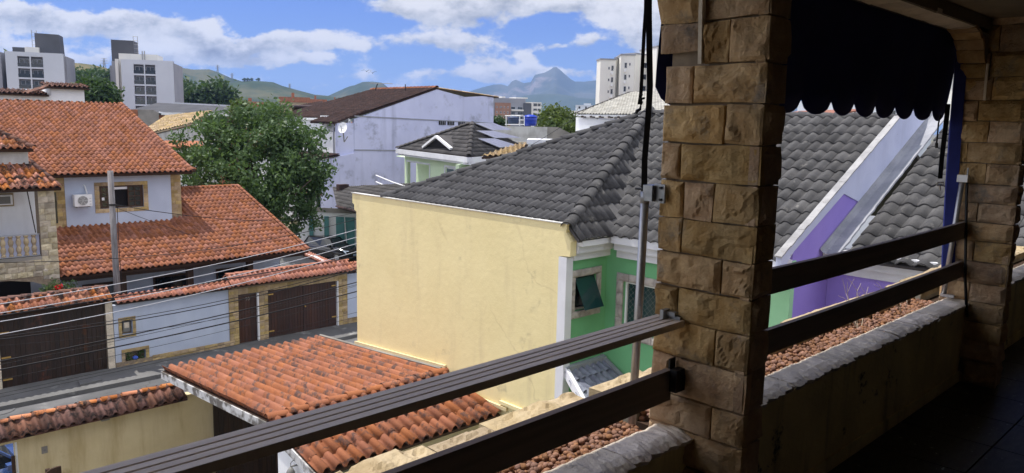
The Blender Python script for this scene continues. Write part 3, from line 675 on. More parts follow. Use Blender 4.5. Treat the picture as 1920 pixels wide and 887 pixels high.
# poles, rod, awning, straps
t = thing('awning_pole', 'grey tube standing against the street edge of the nearest pillar', 'pole', (XP1 - .03, 1.585, 7.94), 'awning poles on the pillars')
MB().tube([(XP1 - .035, 1.60, 7.92), (XP1 - .03, 1.592, 8.735)], .0155, 10).build('tube', 'alu', t, True)
MB().tube([(XP1 - .03, 1.592, 8.735), (XP1 - .03, 1.592, 8.775)], .0165, 10).build('sleeve', 'bracket', t, True)
MB().box((XP1 - .045, 1.553, 8.745), (XP1 + .005, 1.592, 8.80)).box((XP1 - .025, 1.515, 8.74), (XP1 - .015, 1.56, 8.805)).build('bracket', 'bracket', t)
for zz in (8.752, 8.793): MB().tube([(XP1 - .034, 1.528, zz), (XP1 - .02, 1.528, zz)], .005, 6).build('bolt', 'blackmetal', t)
MB().tube([(XP1 - .03, 1.605, 8.783), (XP1 - .03, 1.635, 8.783)], .004, 6).build('pin', 'blackmetal', t)
t = thing('awning_pole', 'grey tube leaning in front of the farther stone pillar', 'pole', (XP2 - .03, 1.49, 7.95), 'awning poles on the pillars')
MB().tube([(XP2 - .04, 1.515, 7.97), (XP2 - .05, 1.475, 8.70)], .016, 10).build('tube', 'alu', t, True)
MB().box((XP2 - .075, 1.44, 8.70), (XP2 - .03, 1.50, 8.745)).build('bracket', 'alu', t)
MB().box((XP2 - .06, 1.45, 7.955), (XP2 - .03, 1.53, 7.972)).build('foot', 'alu', t)
t = thing('rod', 'thin black rod hanging against the farther stone pillar', 'rod', (XP2 - .05, 1.40, 7.85))
MB().tube([(XP2 - .04, 1.452, 8.745), (XP2 - .045, 1.442, 8.60), (XP2 - .05, 1.40, 8.10), (XP2 - .05, 1.365, 7.85)], .009, 8).build('rod', 'blackmetal', t, True)
MB().tube([(XP2 - .04, 1.452, 8.74), (XP2 - .04, 1.452, 8.79)], .006, 6).build('hook', 'bracket', t)

t = thing('awning', 'navy canvas awning with a scalloped hem hanging between the pillars', 'awning', (3.9, 1.64, 9.6))
XA, XB = 2.30, 5.50
vs = []; fs = []; n = 88; ns = 11
for i in range(n + 1):
    x = XA + (XB - XA) * i / n; ph = (i / n * ns) % 1; hem = 9.145 - .068 * math.sin(math.pi * ph) ** .55
    for k in range(7):
        f = k / 6; z = 9.64 + (hem - 9.64) * f
        y = 1.605 + .04 * f + .006 * math.sin(x * 5 + f * 4) + .004 * math.sin(x * 13) * f
        vs.append((x, y, z))
for i in range(n):
    for k in range(6): a = i * 7 + k; fs.append((a, a + 7, a + 8, a + 1))
k0 = len(vs); vs += [(a, b + .004, c) for a, b, c in vs[:k0]]; fs += [(a[3] + k0, a[2] + k0, a[1] + k0, a[0] + k0) for a in fs[:]]
fs += [(i * 7 + 6, i * 7 + 13, i * 7 + 13 + k0, i * 7 + 6 + k0) for i in range(n)]
MB().add(vs, fs).build('canvas', 'awning', t, True)
MB().tube([(XA, 1.60, 9.645), (XB, 1.60, 9.645)], .02, 8).build('top_tube', 'blackmetal', t)
vs = [];
for i in range(15):
    f = i / 14; z = 9.60 - f * 1.50; yo = .012 * math.sin(f * 3)
    vs += [(XP2 - .050, 1.582 + yo - .05 * f, z), (XP2 - .012, 1.530 + yo - .06 * f, z), (XP2 - .006, 1.550 + yo - .05 * f, z), (XP2 - .040, 1.592 + yo - .05 * f, z)]
t = MB().add(vs, [(i * 4 + k, i * 4 + (k + 1) % 4, i * 4 + 4 + (k + 1) % 4, i * 4 + 4 + k) for i in range(14) for k in range(4)]).build('canvas_strip', 'bluestrip')
tag(t, 'long blue canvas strip hanging down the street edge of the farther pillar', 'canvas')

def strap(name, pts, wd, label, group, parts=()):
    t = thing(name, label, 'strap', pts[-1], group)
    vs = []
    for i, q in enumerate(pts):
        q = Vector(q); a = .35 + .9 * math.sin(i * .9); d = Vector((math.cos(a) * .72, -math.sin(a + 1) * .69, 0)).normalized(); d = Vector((.72, -.69, 0)) * .75 + d * .25
        vs += [q - d * wd / 2, q + d * wd / 2, q + d * wd / 2 + Vector((.002, .003, 0)), q - d * wd / 2 + Vector((.002, .003, 0))]
    fs = [(i * 4 + k, i * 4 + (k + 1) % 4, i * 4 + 4 + (k + 1) % 4, i * 4 + 4 + k) for i in range(len(pts) - 1) for k in range(4)] + [(3, 2, 1, 0), tuple(len(vs) - 4 + k for k in range(4))]
    MB().add(vs, fs).build('webbing', 'strap', t)
    return t
SG = 'black awning straps'
def yp(px, py, Y=1.66): return PY(px, py, Y)
strap('awning_strap', [yp(1217, -30), yp(1217, 30), yp(1218, 100), yp(1219, 160), yp(1217, 200), yp(1213, 250), yp(1209, 300), yp(1208, 360), yp(1208, 424)], .021, 'broad black strap with a straight cut end left of the nearest pillar', SG)
t = strap('awning_strap', [yp(1212, -30), yp(1211, 20), yp(1208, 60), yp(1206, 100), yp(1204, 140), yp(1202, 175), yp(1199, 196)], .012, 'thin black strap with a hook at its end left of the broad one', SG)
MB().tube([yp(1201, 170), yp(1203, 178), yp(1200, 184), yp(1203, 192), yp(1200, 205), yp(1194, 208), yp(1193, 213)], .006, 6).tube([yp(1200, 186), yp(1208, 184)], .004, 5).build('hook', 'blackmetal', t)
t = strap('awning_strap', [yp(1778, 195, 1.60), yp(1776, 215, 1.60), yp(1773, 240, 1.60), yp(1770, 265, 1.60), yp(1766, 300, 1.60), yp(1763, 335, 1.60)], .03, 'black strap with a steel buckle hanging before the grey tiles at right', SG)
MB().tube([yp(1757, 342, 1.60), yp(1769, 342, 1.60), yp(1769, 348, 1.60), yp(1757, 348, 1.60), yp(1757, 342, 1.60)], .004, 6).tube([yp(1762, 347, 1.60), yp(1763, 357, 1.60)], .006, 6).build('buckle', 'bracket', t)
t = strap('awning_strap', [yp(1764, 215, 1.60), yp(1760, 232, 1.60), yp(1758, 255, 1.60), yp(1756, 274, 1.60)], .008, 'short thin cord with a toggle hanging under the awning corner', SG)
MB().tube([yp(1756, 268, 1.60), yp(1756, 277, 1.60)], .009, 6).build('toggle', 'blackmetal', t)
MB().tube([yp(1790, 240, 1.60), yp(1783, 250, 1.60), yp(1776, 252, 1.60)], .005, 6).build('awning_clip', 'blackmetal', t)

def plantlet(base, n, hgt, spread, mat, label, leaves=0):
    t = thing('dry_plant', label, 'dry plant', base, 'dry plants in the planter')
    mb = MB(); lv = MB()
    for k in range(n):
        a = random.uniform(0, 6.28); L = hgt * random.uniform(.5, 1); d = Vector((math.cos(a) * spread, math.sin(a) * spread * .6, 1)); q = Vector(base); pts = [q.copy()]
        for i in range(5):
            q = q + d.normalized() * L / 5; d += Vector((random.uniform(-.3, .3), random.uniform(-.2, .2), random.uniform(-.2, .1))); pts.append(q.copy())
        mb.tube(pts, .0026, 5, .001)
        for i in (2, 3, 4):
            e = pts[i] + Vector((random.uniform(-1, 1), random.uniform(-.5, .5), random.uniform(.1, 1))) * L * .28
            mb.tube([pts[i], (pts[i] + e) / 2 + Vector((0, 0, .006)), e], .0015, 4, .0007)
            if leaves and random.random() < leaves:
                u = Vector((random.uniform(-1, 1), random.uniform(-1, 1), random.uniform(-1, 1))).normalized() * .012; v_ = u.cross(Vector((0, .3, 1))).normalized() * .005
                lv.add([e - u, e + v_, e + u, e - v_], [(0, 1, 2, 3)])
    mb.build('stems', mat, t)
    if lv.f: lv.build('leaves', 'darktwig', t)
plantlet((4.35, 1.63, 7.86), 5, .40, .75, 'twig', 'tall leafless plant with pale stems in front of the purple wall', .5)
plantlet((5.0, 1.62, 7.86), 4, .42, .7, 'twig', 'thin branched dry plant nearest the farther pillar', .5)
for x_, l_ in ((2.62, 'small pale twig in the pebbles close to the nearest pillar'), (2.9, 'forked pale twig standing in the pebbles, second from the nearest pillar'), (4.05, 'pale forked twig lying over the pebble bed midway'), (4.35, 'short upright pale twig in the pebbles right of the forked one')):
    plantlet((x_, 1.54, 7.865), 2, .085, .6, 'twig', l_)
plantlet((5.05, 1.585, 7.865), 4, .07, .8, 'twig', 'low tuft of dry brown stems in the pebbles beside the farther pillar')

# ================================================================== GREY-ROOFED NEIGHBOUR
def vslope(O, u, p_up):
    """up-slope direction through O, perpendicular to u, in the plane that also holds p_up"""
    u = Vector(u).normalized(); d = Vector(p_up) - Vector(O); return (d - u * d.dot(u)).normalized()
def polyin(O, u, v, pts): O = Vector(O); return [((Vector(q) - O).dot(u), (Vector(q) - O).dot(v)) for q in pts]
def slope(parent, O, u, pts, up, *a, **k):
    u = Vector(u).normalized(); v = vslope(O, u, up)
    return roof(parent, O, u, v, polyin(O, u, v, pts), *a, **k)

gh = thing('grey_roofed_house', 'neighbouring house with a blank yellow side wall and dark grey tiled roof', 'house', (12.5, 9, 0))
XW, YA, YB = 9.9, 8.98, 15.55
# yellow flank with its moulded ends
pr = [(YA, 0), (YB, 0), (YB, 6.86), (YB + .09, 6.9), (YB + .09, 7.02), (YB + .17, 7.06), (YB + .17, 7.285), (YA - .16, 7.285), (YA - .16, 7.2), (YA - .14, 7.14), (YA - .26, 6.98), (YA - .26, 6.72), (YA, 6.70)]
yw = MB().slab([(XW, y, z) for y, z in pr], (.16, 0, 0)).build('yellow_wall', 'yellow', gh)
MB().box((XW - .02, YA - .20, 7.286), (XW + .10, YB + .2, 7.302)).build('coping', 'white_dirty', yw)
MB().box((XW - .05, YA + .02, 3.55), (XW - .001, 10.4, 3.62)).build('ledge', 'yellow', yw)
XG, YG2 = 11.09, 5.24
g1 = MB().wallhole((XW + .165, YA - .13), (1, 0), XG - XW - .165, 0, 7.02, (0, .14), [(.12, 5.66, .72, 6.30)]).build('green_wall', 'green', gh)
g2 = MB().wallhole((XG, YG2 + .15), (0, 1), YA - YG2 - .28, 0, 7.02, (.14, 0), [(YA - YG2 - 1.5, 5.26, YA - YG2 - .70, 6.18)]).build('green_wall', 'green', gh)
MB().slab([(XG, YG2, 0), (12.56, YG2, 0), (12.56, YG2, 7.1), (13.7, YG2, 7.7), (13.0, YG2, 8.15), (XG, YG2, 7.17)], (0, .09, 0)).build('purple_wall', 'purple', gh)
MB().box((XG - .006, YG2 - .004, 0), (XG + .12, YG2 + .60, 7.02)).build('lit_corner_strip', 'litgreen', gh)  # end of the green wall, painted paler as if more brightly lit
MB().box((12.4, -1.5, 0), (12.55, YG2 - .004, 7.1)).build('purple_wall', 'purple', gh)
MB().box((XW + .17, YA + .05, 0), (17, YB - .1, 6.9)).build('rear_walls', 'yellow', gh)
# cornice in three steps round the inner corner, white pilaster
def cornice(parent, pts, ox, z, mat='trim'):
    for k, (dz, hh, ex) in enumerate(((0, .14, .08), (.145, .13, .17), (.28, .14, .27))):
        mb = MB()
        for a, b, n in pts: mb.slab([Vector((a[0], a[1], z + dz)), Vector((b[0], b[1], z + dz)), Vector((b[0] + n[0] * ex, b[1] + n[1] * ex, z + dz)), Vector((a[0] + n[0] * ex, a[1] + n[1] * ex, z + dz))], (0, 0, hh))
        mb.build('cornice', mat, parent)
cornice(gh, [((XW + .17, YA - .131), (XG - .28, YA - .131), (0, -1)), ((XG - .001, YA - .42), (XG - .001, YG2), (-1, 0)), ((XG - .29, YA - .131), (XG, YA - .131), (0, -1))], 0, 6.62)
cornice(gh, [((12.399, YG2 - .01), (12.399, -1.5), (-1, 0))], 0, 6.70)
MB().box((XW - .01, YA - .19, 0), (XW + .165, YA - .002, 6.69)).build('pilaster', 'trim', gh)
# windows of the green walls
def framed(parent, o, u, n, w_, h_, fw, mat_f, mat_g, open_pane=False, lattice=False):
    """moulded surround of separate stones, frame and pane set back; o lower left, u along, n outward"""
    o = Vector(o); u = Vector(u); n = Vector(n)
    win = MB()
    for a0, a1, b0, b1 in ((-.0, .04, 0, h_), (w_ - .04, w_, 0, h_), (.04, w_ - .04, 0, .04), (.04, w_ - .04, h_ - .04, h_)):
        win.slab([o + u * a0 + EZ * b0 - n * .06, o + u * a1 + EZ * b0 - n * .06, o + u * a1 + EZ * b1 - n * .06, o + u * a0 + EZ * b1 - n * .06], -n * .05)
    wo_ = win.build('window', mat_f, parent)
    MB().slab([o + u * .03 + EZ * .03 - n * .10, o + u * (w_ - .03) + EZ * .03 - n * .10, o + u * (w_ - .03) + EZ * (h_ - .03) - n * .10, o + u * .03 + EZ * (h_ - .03) - n * .10], -n * .012).build('pane', mat_g, wo_)
    per = [(-fw, -fw, w_ + 2 * fw, fw, 0), (-fw, h_, w_ + 2 * fw, fw, 0), (-fw, 0, fw, h_, 1), (w_, 0, fw, h_, 1)]
    for a, b, ww, hh, vert in per:
        k = max(2, round((hh if vert else ww) / .26))
        for i in range(k):
            if vert: stone('surround_stone', o + u * a + EZ * (b + hh * i / k), u, EZ, n, ww, hh / k, 'mouldstone', wo_, .045, .006, 4, 4, .003)
            else: stone('surround_stone', o + u * (a + ww * i / k) + EZ * b, u, EZ, n, ww / k, hh, 'mouldstone', wo_, .047, .006, 4, 4, .003)
    if open_pane:
        q = [o + u * .05 + EZ * (h_ - .03) - n * .05, o + u * (w_ - .02) + EZ * (h_ - .03) - n * .05, o + u * (w_ - .02) + EZ * .06 + n * .22, o + u * .05 + EZ * .06 + n * .22]
        MB().slab(q, n * .012).build('open_sash', 'glass_green', wo_)
    if lattice:
        mb = MB(); d = .11
        for s_ in (1, -1):
            for k in range(-8, 18):
                c = k * d; pts = []
                for a in (0.06, w_ - .06):
                    z = c + s_ * a if s_ > 0 else c - a + 0
                    pts.append((a, z))
                (a0, z0), (a1, z1) = pts
                lo_, hi_ = .06, h_ - .06
                def cl(a0, z0, a1, z1):
                    t0, t1 = 0, 1; dz = z1 - z0
                    if abs(dz) > 1e-9:
                        ts = sorted(((lo_ - z0) / dz, (hi_ - z0) / dz)); t0, t1 = max(0, ts[0]), min(1, ts[1])
                    return None if t0 >= t1 else ((a0 + (a1 - a0) * t0, z0 + dz * t0), (a0 + (a1 - a0) * t1, z0 + dz * t1))
                q = cl(a0, z0, a1, z1)
                if q: mb.tube([o + u * q[0][0] + EZ * q[0][1] - n * .085, o + u * q[1][0] + EZ * q[1][1] - n * .085], .003, 4)
        mb.build('lattice', 'grille', wo_)
        MB().slab([o + u * .02 + EZ * .02 - n * .058, o + u * .09 + EZ * .02 - n * .058, o + u * .09 + EZ * .10 - n * .058, o + u * .02 + EZ * .10 - n * .058], n * .01).build('latch', 'pvc', wo_)
    return wo_
framed(gh, (XW + .29, YA - .132, 5.66), EX, -EY, .6, .64, .13, 'mouldstone', 'glass', open_pane=True)
framed(gh, (XG - .002, YA - .55, 5.26), -EY, -EX, .80, .92, .15, 'pvc', 'glass_green', lattice=True)
# roof slopes: west over the flank, small north-facing bay, west over the green bay, set-back wing
ZE = 7.04
RX, RZ, APY = 15.0, 9.32, 10.87
A0, A1, AP = (XW + .08, YA - .12, 7.285), (XW + .08, YB - .9, 7.285), (RX, APY, RZ)
d = slope(gh, A0, EY, [A0, A1, AP], AP, .182, .34, 'concrete_tile', nind=110, h=.05, lift=.018, prof='wave', deckmat='slate_tile', deck_t=.05)
caps(d, (XW + .02, YB - 1.0, 7.27), (RX, APY, RZ + .03), .105, .36, 'concrete_tile')
B0, B1 = (XW - .1, YA - .42, 7.02), (XG - .26, YA - .42, 7.02)
d = slope(gh, B0, EX, [(XW + .06, YA - .42, 7.02), B1, AP, (XW + .06, YA - .12, 7.32)], AP, .19, .36, 'concrete_lichen', nind=30, h=.05, lift=.022, prof='wave', deckmat='slate_tile', deck_t=.05)
caps(d, (XW + .0, YA - .17, 7.20), (RX, APY, RZ + .06), .125, .36, 'concrete_lichen', lift=.02)
C0 = (XG - .27, YA - .42, 7.02); C1 = (XG - .27, YG2 + .10, 7.02); C2 = (RX, YG2 + .10, 9.23)
d = slope(gh, C0, -EY, [C0, C1, C2, AP], AP, .212, .33, 'concrete_lichen', nind=110, h=.052, lift=.022, prof='wave', deckmat='slate_tile', deck_t=.05)
caps(d, (RX, APY, RZ), (RX, YG2 + .1, 9.26), .11, .36, 'concrete_tile')
MB().slab([Vector(A1) - EZ * .04, Vector((RX + 5.2, YB, 6.95)), Vector(AP) - EZ * .04], (0, 0, -.08)).build('rear_roof', 'concrete_tile', gh)
MB().slab([Vector((RX + 5.2, YB, 6.95)), Vector((RX + 5.2, YG2 + .1, 6.95)), Vector((RX, YG2 + .1, 9.19)), Vector(AP) - EZ * .04], (0, 0, -.08)).build('rear_roof', 'concrete_tile', gh)
# white parapet along the gable, flashing beside it
def gz(x): return 7.14 + .507 * (x - 10.71)
pts = [(10.70, gz(10.70) - .27), (10.70, gz(10.70)), (15.25, gz(15.25)), (16.4, gz(15.25) - .1), (16.4, 9.0), (13.6, 7.75), (12.75, gz(12.75) - .20), (11.09, gz(11.09) - .16)]
pp = MB().slab([(x, YG2 - .016, z) for x, z in pts], (0, .09, 0)).build('parapet', 'paleblue', gh)
mb = MB(); n = 34
for i in range(n):
    x0, x1 = 10.66 + (15.3 - 10.66) * i / n, 10.66 + (15.3 - 10.66) * (i + 1) / n
    k = .012 * mnoise.noise(Vector((i * .7, 0, 0)))
    mb.slab([(x0, YG2 - .035 + k, gz(x0) + .001), (x1, YG2 - .035 + k, gz(x1) + .001), (x1, YG2 + .085, gz(x1) + .001), (x0, YG2 + .085, gz(x0) + .001)], (0, 0, .022 + .008 * mnoise.noise(Vector((i * .9, 5, 0)))))
mb.build('parapet_cap', 'chalk', pp)
MB().box((10.70, YG2 - .02, 6.74), (10.82, YG2 + .30, 6.88)).box((10.66, YG2 - .02, 6.88), (10.80, YG2 + .26, gz(10.70) - .25)).build('cornice_end', 'trim', pp)
def dz_(x): return 7.03 + .50 * (x - 12.05)
D0 = (12.05, YG2 - .02, 7.03)
d = slope(gh, D0, -EY, [(12.05, YG2 - .38, 7.03), (12.05, -1.3, 7.03), (17.4, -1.3, dz_(17.4)), (17.4, YG2 - .38, dz_(17.4))], (17.4, YG2, dz_(17.4)), .255, .34, 'concrete_lichen', nind=50, h=.058, lift=.024, prof='wave', deckmat='slate_tile', deck_t=.05)
vs = []; n = 40
for i in range(n + 1):
    x = 12.0 + (16.6 - 12.0) * i / n; r_ = .02 * mnoise.noise(Vector((i * .5, 3, 0))) + .015 * mnoise.noise(Vector((i * 1.9, 3, 0)))
    for y, zz in ((YG2 - .018, .12), (YG2 - .05, .07), (YG2 - .11, .045), (YG2 - .32 + r_, .075), (YG2 - .33 + r_, .05)): vs.append((x, y, dz_(x) + zz + .006 * mnoise.noise(Vector((x * 6, y * 9, 0)))))
MB().add(vs, [(i * 5 + k, i * 5 + k + 1, (i + 1) * 5 + k + 1, (i + 1) * 5 + k) for i in range(n) for k in range(4)]).build('flashing', 'flash', gh)
# little tiled canopy low on the green wall
cp = MB().slab([(9.98, YA - .14, 4.62), (11.05, YA - .14, 4.62), (10.95, 8.02, 4.22), (9.60, 8.02, 4.22)], (0, 0, -.07)).build('canopy', 'trim', gh)
u = EX; v = vslope((9.7, 8.02, 4.22), u, (9.7, YA - .14, 4.62)); 
tv, tf = tile_geo(.17, .34, .045, .02, .015, 'wave'); tm = bpy.data.meshes.new('canopy_tile'); tm.from_pydata(tv, [], tf); tm.materials.append(M['canopy']); tm.update()
nn_ = u.cross(v)
for j in range(3):
    for i in range(7):
        f = j / 3; x0 = 9.72 + .30 * f; q = Vector((x0 + i * .165, 8.04, 4.235)) + v * (j * .28)
        if q.x < 11.0: share('canopy_tile', tm, Matrix(((u.x, v.x, nn_.x, q.x), (u.y, v.y, nn_.y, q.y), (u.z, v.z, nn_.z, q.z), (0, 0, 0, 1))), cp)
MB().slab([(9.60, 8.0, 4.1), (9.68, 8.0, 4.1), (10.04, YA - .15, 4.50), (9.96, YA - .15, 4.50)], (0, 0, .20)).build('canopy_cheek', 'trim', cp)
MB().slab([(10.90, 8.0, 4.1), (11.0, 8.0, 4.1), (11.07, YA - .15, 4.50), (10.98, YA - .15, 4.50)], (0, 0, .20)).build('canopy_cheek', 'flash', cp)
MB().box((9.95, YA - .24, 4.58), (11.07, YA - .133, 4.68)).build('canopy_flashing', 'flash', cp)

# ================================================================== OUR GARAGE PORCH AND FRONT WALL
po = thing('garage_porch', 'low garage porch with a mossy orange barrel tile roof against the yellow wall', 'porch', (7.8, 14, 0))
PXL, PXR = 5.86, 9.84
PR = 12.1; ZR = 3.74
Fa, Fb = (PXL, 17.2, 3.37), (PXR, 17.2, 3.37)
d1 = slope(po, Fb, -EX, [Fa, Fb, (PXR, PR, ZR), (PXL, PR, ZR)], (PXR, PR, ZR), .215, .42, 'terra_old', nind=190, h=.115, lift=.006, prof='barrel', deckmat='darkwood', deck_t=.06, jit=.012)
Na, Nb = (PXL, 10.35, 3.36), (PXR, 10.35, 3.36)
d2 = slope(po, Na, EX, [Na, Nb, (PXR, PR, ZR), (PXL, PR, ZR)], (PXL, PR, ZR), .222, .40, 'terra_old', nind=100, h=.10, lift=.014, prof='barrel', deckmat='darkwood', deck_t=.06, jit=.012)
caps(d1, (PXL - .04, PR, ZR + .055), (PXR + .03, PR, ZR + .055), .095, .40, 'terra_old')
MB().slab([(PXL - .03, 17.22, 3.18), (PXL - .03, PR, 3.55), (PXL - .03, 10.35, 3.17), (PXL - .03, 10.35, 3.33), (PXL - .03, PR, 3.715), (PXL - .03, 17.22, 3.345)], (.028, 0, 0)).build('verge_board', 'peeling', po)
MB().slab([(PXL + .02, PR - .3, 0), (PXL + .02, 10.5, 0), (PXL + .02, 10.5, 3.22), (PXL + .02, PR - .3, 3.5)], (.2, 0, 0)).build('gable_wall', 'white', po)
MB().box((PXR + .002, 10.2, 3.45), (PXR + .055, PR, 3.52)).bar((PXR + .03, PR, 3.88), (PXR + .03, 15.6, 3.63), .05, .06).build('flashing', 'beige', po)
MB().tube([(PXR - .01, 17.2, 3.47), (PXR - .01, 15, 3.62), (PXR - .01, 12.2, 3.83)], .03, 5).build('rubble_joint', 'block', po)
gw = thing('garden_wall', 'beige front wall with blackened tile coping at the lower left', 'wall', (5, 17.55, 0))
wl = MB().wallhole((-8, 17.45), (1, 0), 15.1, 0, 2.58, (0, .2), [(8.6, .3, 11.02, 2.40)]).build('render_wall', 'beige', gw)
MB().box((3.02, 17.445, .3), (3.05, 17.50, 2.40)).build('opening_frame', 'pvc', wl)
MB().box((-.6, 17.50, .3), (3.02, 17.54, 1.55)).build('sheet_gate', 'teal', gw)
MB().box((2.93, 17.38, .2), (2.99, 17.44, 2.14)).build('gate_post', 'darkwood', gw)
MB().box((3.47, 17.435, 2.02), (3.58, 17.45, 2.17)).build('socket_plate', 'block', wl)
MB().box((3.505, 17.43, 2.07), (3.545, 17.436, 2.11)).build('socket', 'grille', wl)
MB().box((4.62, 17.40, 2.43), (4.78, 17.449, 2.49)).build('spout', 'block', wl)
MB().box((-8, 17.40, 2.53), (6.35, 17.70, 2.60)).build('coping_bed', 'beige', gw)
xr = 6.36
for y0, z0, up, nm in ((17.12, 2.60, (xr, 17.56, 2.82), 70), (18.0, 2.60, (xr, 17.56, 2.82), 30)):
    a, b = ((-8, y0, z0), (xr, y0, z0)) if y0 < 17.5 else ((xr, y0, z0), (-8, y0, z0))
    slope(gw, a, Vector(b) - Vector(a), [a, b, (b[0], 17.56, 2.82), (a[0], 17.56, 2.82)], (a[0], 17.56, 2.82), .205, .42, 'terra_black', nind=nm, h=.085, lift=.02, deckmat='terra_black', deckname='coping', deck_t=.03, jit=.02, tilename='coping_tile')
caps(gw, (-8, 17.56, 2.85), (xr, 17.56, 2.85), .075, .42, 'terra_mix')
# things seen past the flat board at the very bottom left
t = thing('wooden_panel', 'dark brown rounded board top just above the flat railing board at lower left', 'board', (3.66, 16.6, 0))
c = PY(100, 880, 16.6)
MB().slab([(c.x + a, 16.6, c.z + b) for a, b in ((-.16, -.6), (.14, -.6), (.14, .02), (.06, .025), (-.03, .015), (-.10, -.02), (-.16, -.07))], (0, .05, 0)).build('panel', 'darkwood', t)
MB().box((c.x - .12, 16.66, .02), (c.x - .04, 16.72, c.z)).build('post', 'darkwood', t)
t = thing('wall_lamp', 'small grey lamp with a looping cable on the white porch gable', 'lamp', (PXL - .05, 11.35, 3.0))
q = PX(545, 878, PXL - .10)
MB().lathe((q.x, q.y, q.z - .10), [(.07, 0), (.075, .03), (.05, .08), (.02, .12)], 12).build('shade', 'grille', t, True)
MB().tube([(PXL + .02, q.y, q.z + .02), (q.x, q.y, q.z + .03)], .014, 6).build('arm', 'grille', t)
q2 = PX(563, 862, PXL - .01); MB().tube([q + Vector((0, 0, .03)), PX(545, 868, PXL - .03), PX(550, 863, PXL - .03), q2], .007, 5).build('cable', 'cable_black', t)
MB().box((PXL - .02, q2.y - .03, q2.z - .03), (PXL + .02, q2.y + .03, q2.z + .03)).build('junction_box', 'pvc', t)

# ================================================================== ACROSS THE STREET: tan-tiled blue house
YW = 28.44
bh = thing('tile_roofed_house', 'pale blue two storey house with wide orange barrel tile roofs', 'house', (11, 36, 0))
LX0, LX1 = 7.15, 17.2
# lower roof
O = (LX0, 31.0, 3.1); RGY = 38.27
dl = slope(bh, O, EX, [O, (LX1, 31.0, 3.1), (LX1, RGY, 5.5), (LX0, RGY, 5.5)], (LX0, RGY, 5.5), .222, .37, 'terra', nind=160, h=.08, lift=.035, deckmat='darkwood', jit=.014)
slope(bh, (LX1, 45.4, 3.1), -EX, [(LX1, 45.4, 3.1), (LX0, 45.4, 3.1), (LX0, RGY, 5.5), (LX1, RGY, 5.5)], (LX0, RGY, 5.5), .444, .7, 'terra', h=.08, deckmat='darkwood')
caps(dl, (12.7, RGY, 5.54), (LX1, RGY, 5.54), .10, .38, 'terra')
caps(dl, (LX1 + .02, 31.0, 3.15), (LX1 + .02, RGY, 5.55), .085, .37, 'terra')
MB().box((LX0 + .3, 33.2, 0), (16.9, 33.4, 3.7)).build('ground_wall', 'blue_wall', bh)
for x in (9.4, 12.0, 14.6): MB().box((x - .12, 31.4, 0), (x + .12, 31.64, 3.1)).build('verandah_post', 'darkwood', bh)
MB().box((LX0 + .1, 31.2, 2.86), (LX1 - .1, 31.32, 3.02)).build('eave_beam', 'darkwood', bh)
for k in range(3):
    x = 8.4 + k * 2.7
    wd = MB().box((x, 33.15, .9), (x + 1.5, 33.19, 2.3)).build('window', 'framewood', bh); MB().box((x + .08, 33.13, .98), (x + 1.42, 33.149, 2.22)).build('pane', 'glass', wd)
# upper storey
UY = 34.9
uw = MB().wallhole((8.42, UY), (1, 0), 4.2, 3.8, 6.62, (0, .2), [(1.28, 5.10, 3.03, 6.06)]).build('upper_wall', 'blue_wall', bh)
MB().box((12.42, UY + .201, 3.8), (12.62, 44.2, 6.62)).box((7.5, UY + .201, 3.8), (7.7, 44.2, 6.62)).box((7.7, 44.0, 3.8), (12.42, 44.2, 6.62)).build('upper_side_walls', 'blue_wall', bh)
cr = MB().box((7.62, UY + .03, 3.8), (8.42, UY + .2, 6.6)).build('stone_corner', 'mortar', bh)
stone_course(cr, (7.64, UY + .03, 4.2), EX, EZ, -EY, .78, 2.38, 'goldstone', .17, .16, .36)
cr = MB().box((12.64, UY + .25, 4.0), (13.15, UY + 1.0, 6.6)).build('stone_corner', 'mortar', bh)
stone_course(cr, (12.65, UY + .25, 4.6), EX, EZ, -EY, .5, 1.98, 'goldstone', .17, .16, .36)
MB().box((7.66, UY - .02, 4.62), (8.10, UY - .004, 5.88)).build('slit_window', 'glass', bh)
# the window: honey stone surround, brown joinery, right leaf slid behind the left
wx0, wx1, wz0, wz1 = 9.70, 11.45, 5.10, 6.06
wn = MB().box((wx0, UY + .06, wz0), (wx0 + .06, UY + .14, wz1)).box((wx1 - .06, UY + .06, wz0), (wx1, UY + .14, wz1)).box((wx0 + .06, UY + .06, wz0), (wx1 - .06, UY + .14, wz0 + .06)).box((wx0 + .06, UY + .06, wz1 - .06), (wx1 - .06, UY + .14, wz1)).build('window', 'framewood', bh)
for a, b, ww, hh, vert in ((wx0 - .19, wz0 - .17, wx1 - wx0 + .38, .17, 0), (wx0 - .19, wz1, wx1 - wx0 + .38, .16, 0), (wx0 - .19, wz0, .19, wz1 - wz0, 1), (wx1, wz0, .19, wz1 - wz0, 1)):
    k = 5 if vert else 7
    for i in range(k):
        if vert: stone('surround_stone', (a, UY - .002, b + hh * i / k), EX, EZ, -EY, ww, hh / k, 'goldstone', wn, .03, .008, 2, 2, .003)
        else: stone('surround_stone', (a + ww * i / k, UY - .002, b), EX, EZ, -EY, ww / k, hh, 'goldstone', wn, .032, .008, 2, 2, .003)
def sash(x0, x1, nx, nz, y):
    mb = MB().box((x0, y, wz0 + .06), (x0 + .05, y + .04, wz1 - .06)).box((x1 - .05, y, wz0 + .06), (x1, y + .04, wz1 - .06))
    for i in range(1, nx): xx = x0 + (x1 - x0) * i / nx; mb.box((xx - .015, y, wz0 + .06), (xx + .015, y + .04, wz1 - .06))
    for j in range(0, nz + 1): zz = wz0 + .06 + (wz1 - wz0 - .12) * j / nz; mb.box((x0, y + .002, zz - .018), (x1, y + .038, zz + .018))
    mb.build('sash', 'framewood', wn)
    MB().box((x0 + .05, y + .015, wz0 + .08), (x1 - .05, y + .022, wz1 - .08)).build('pane', 'glass', wn)
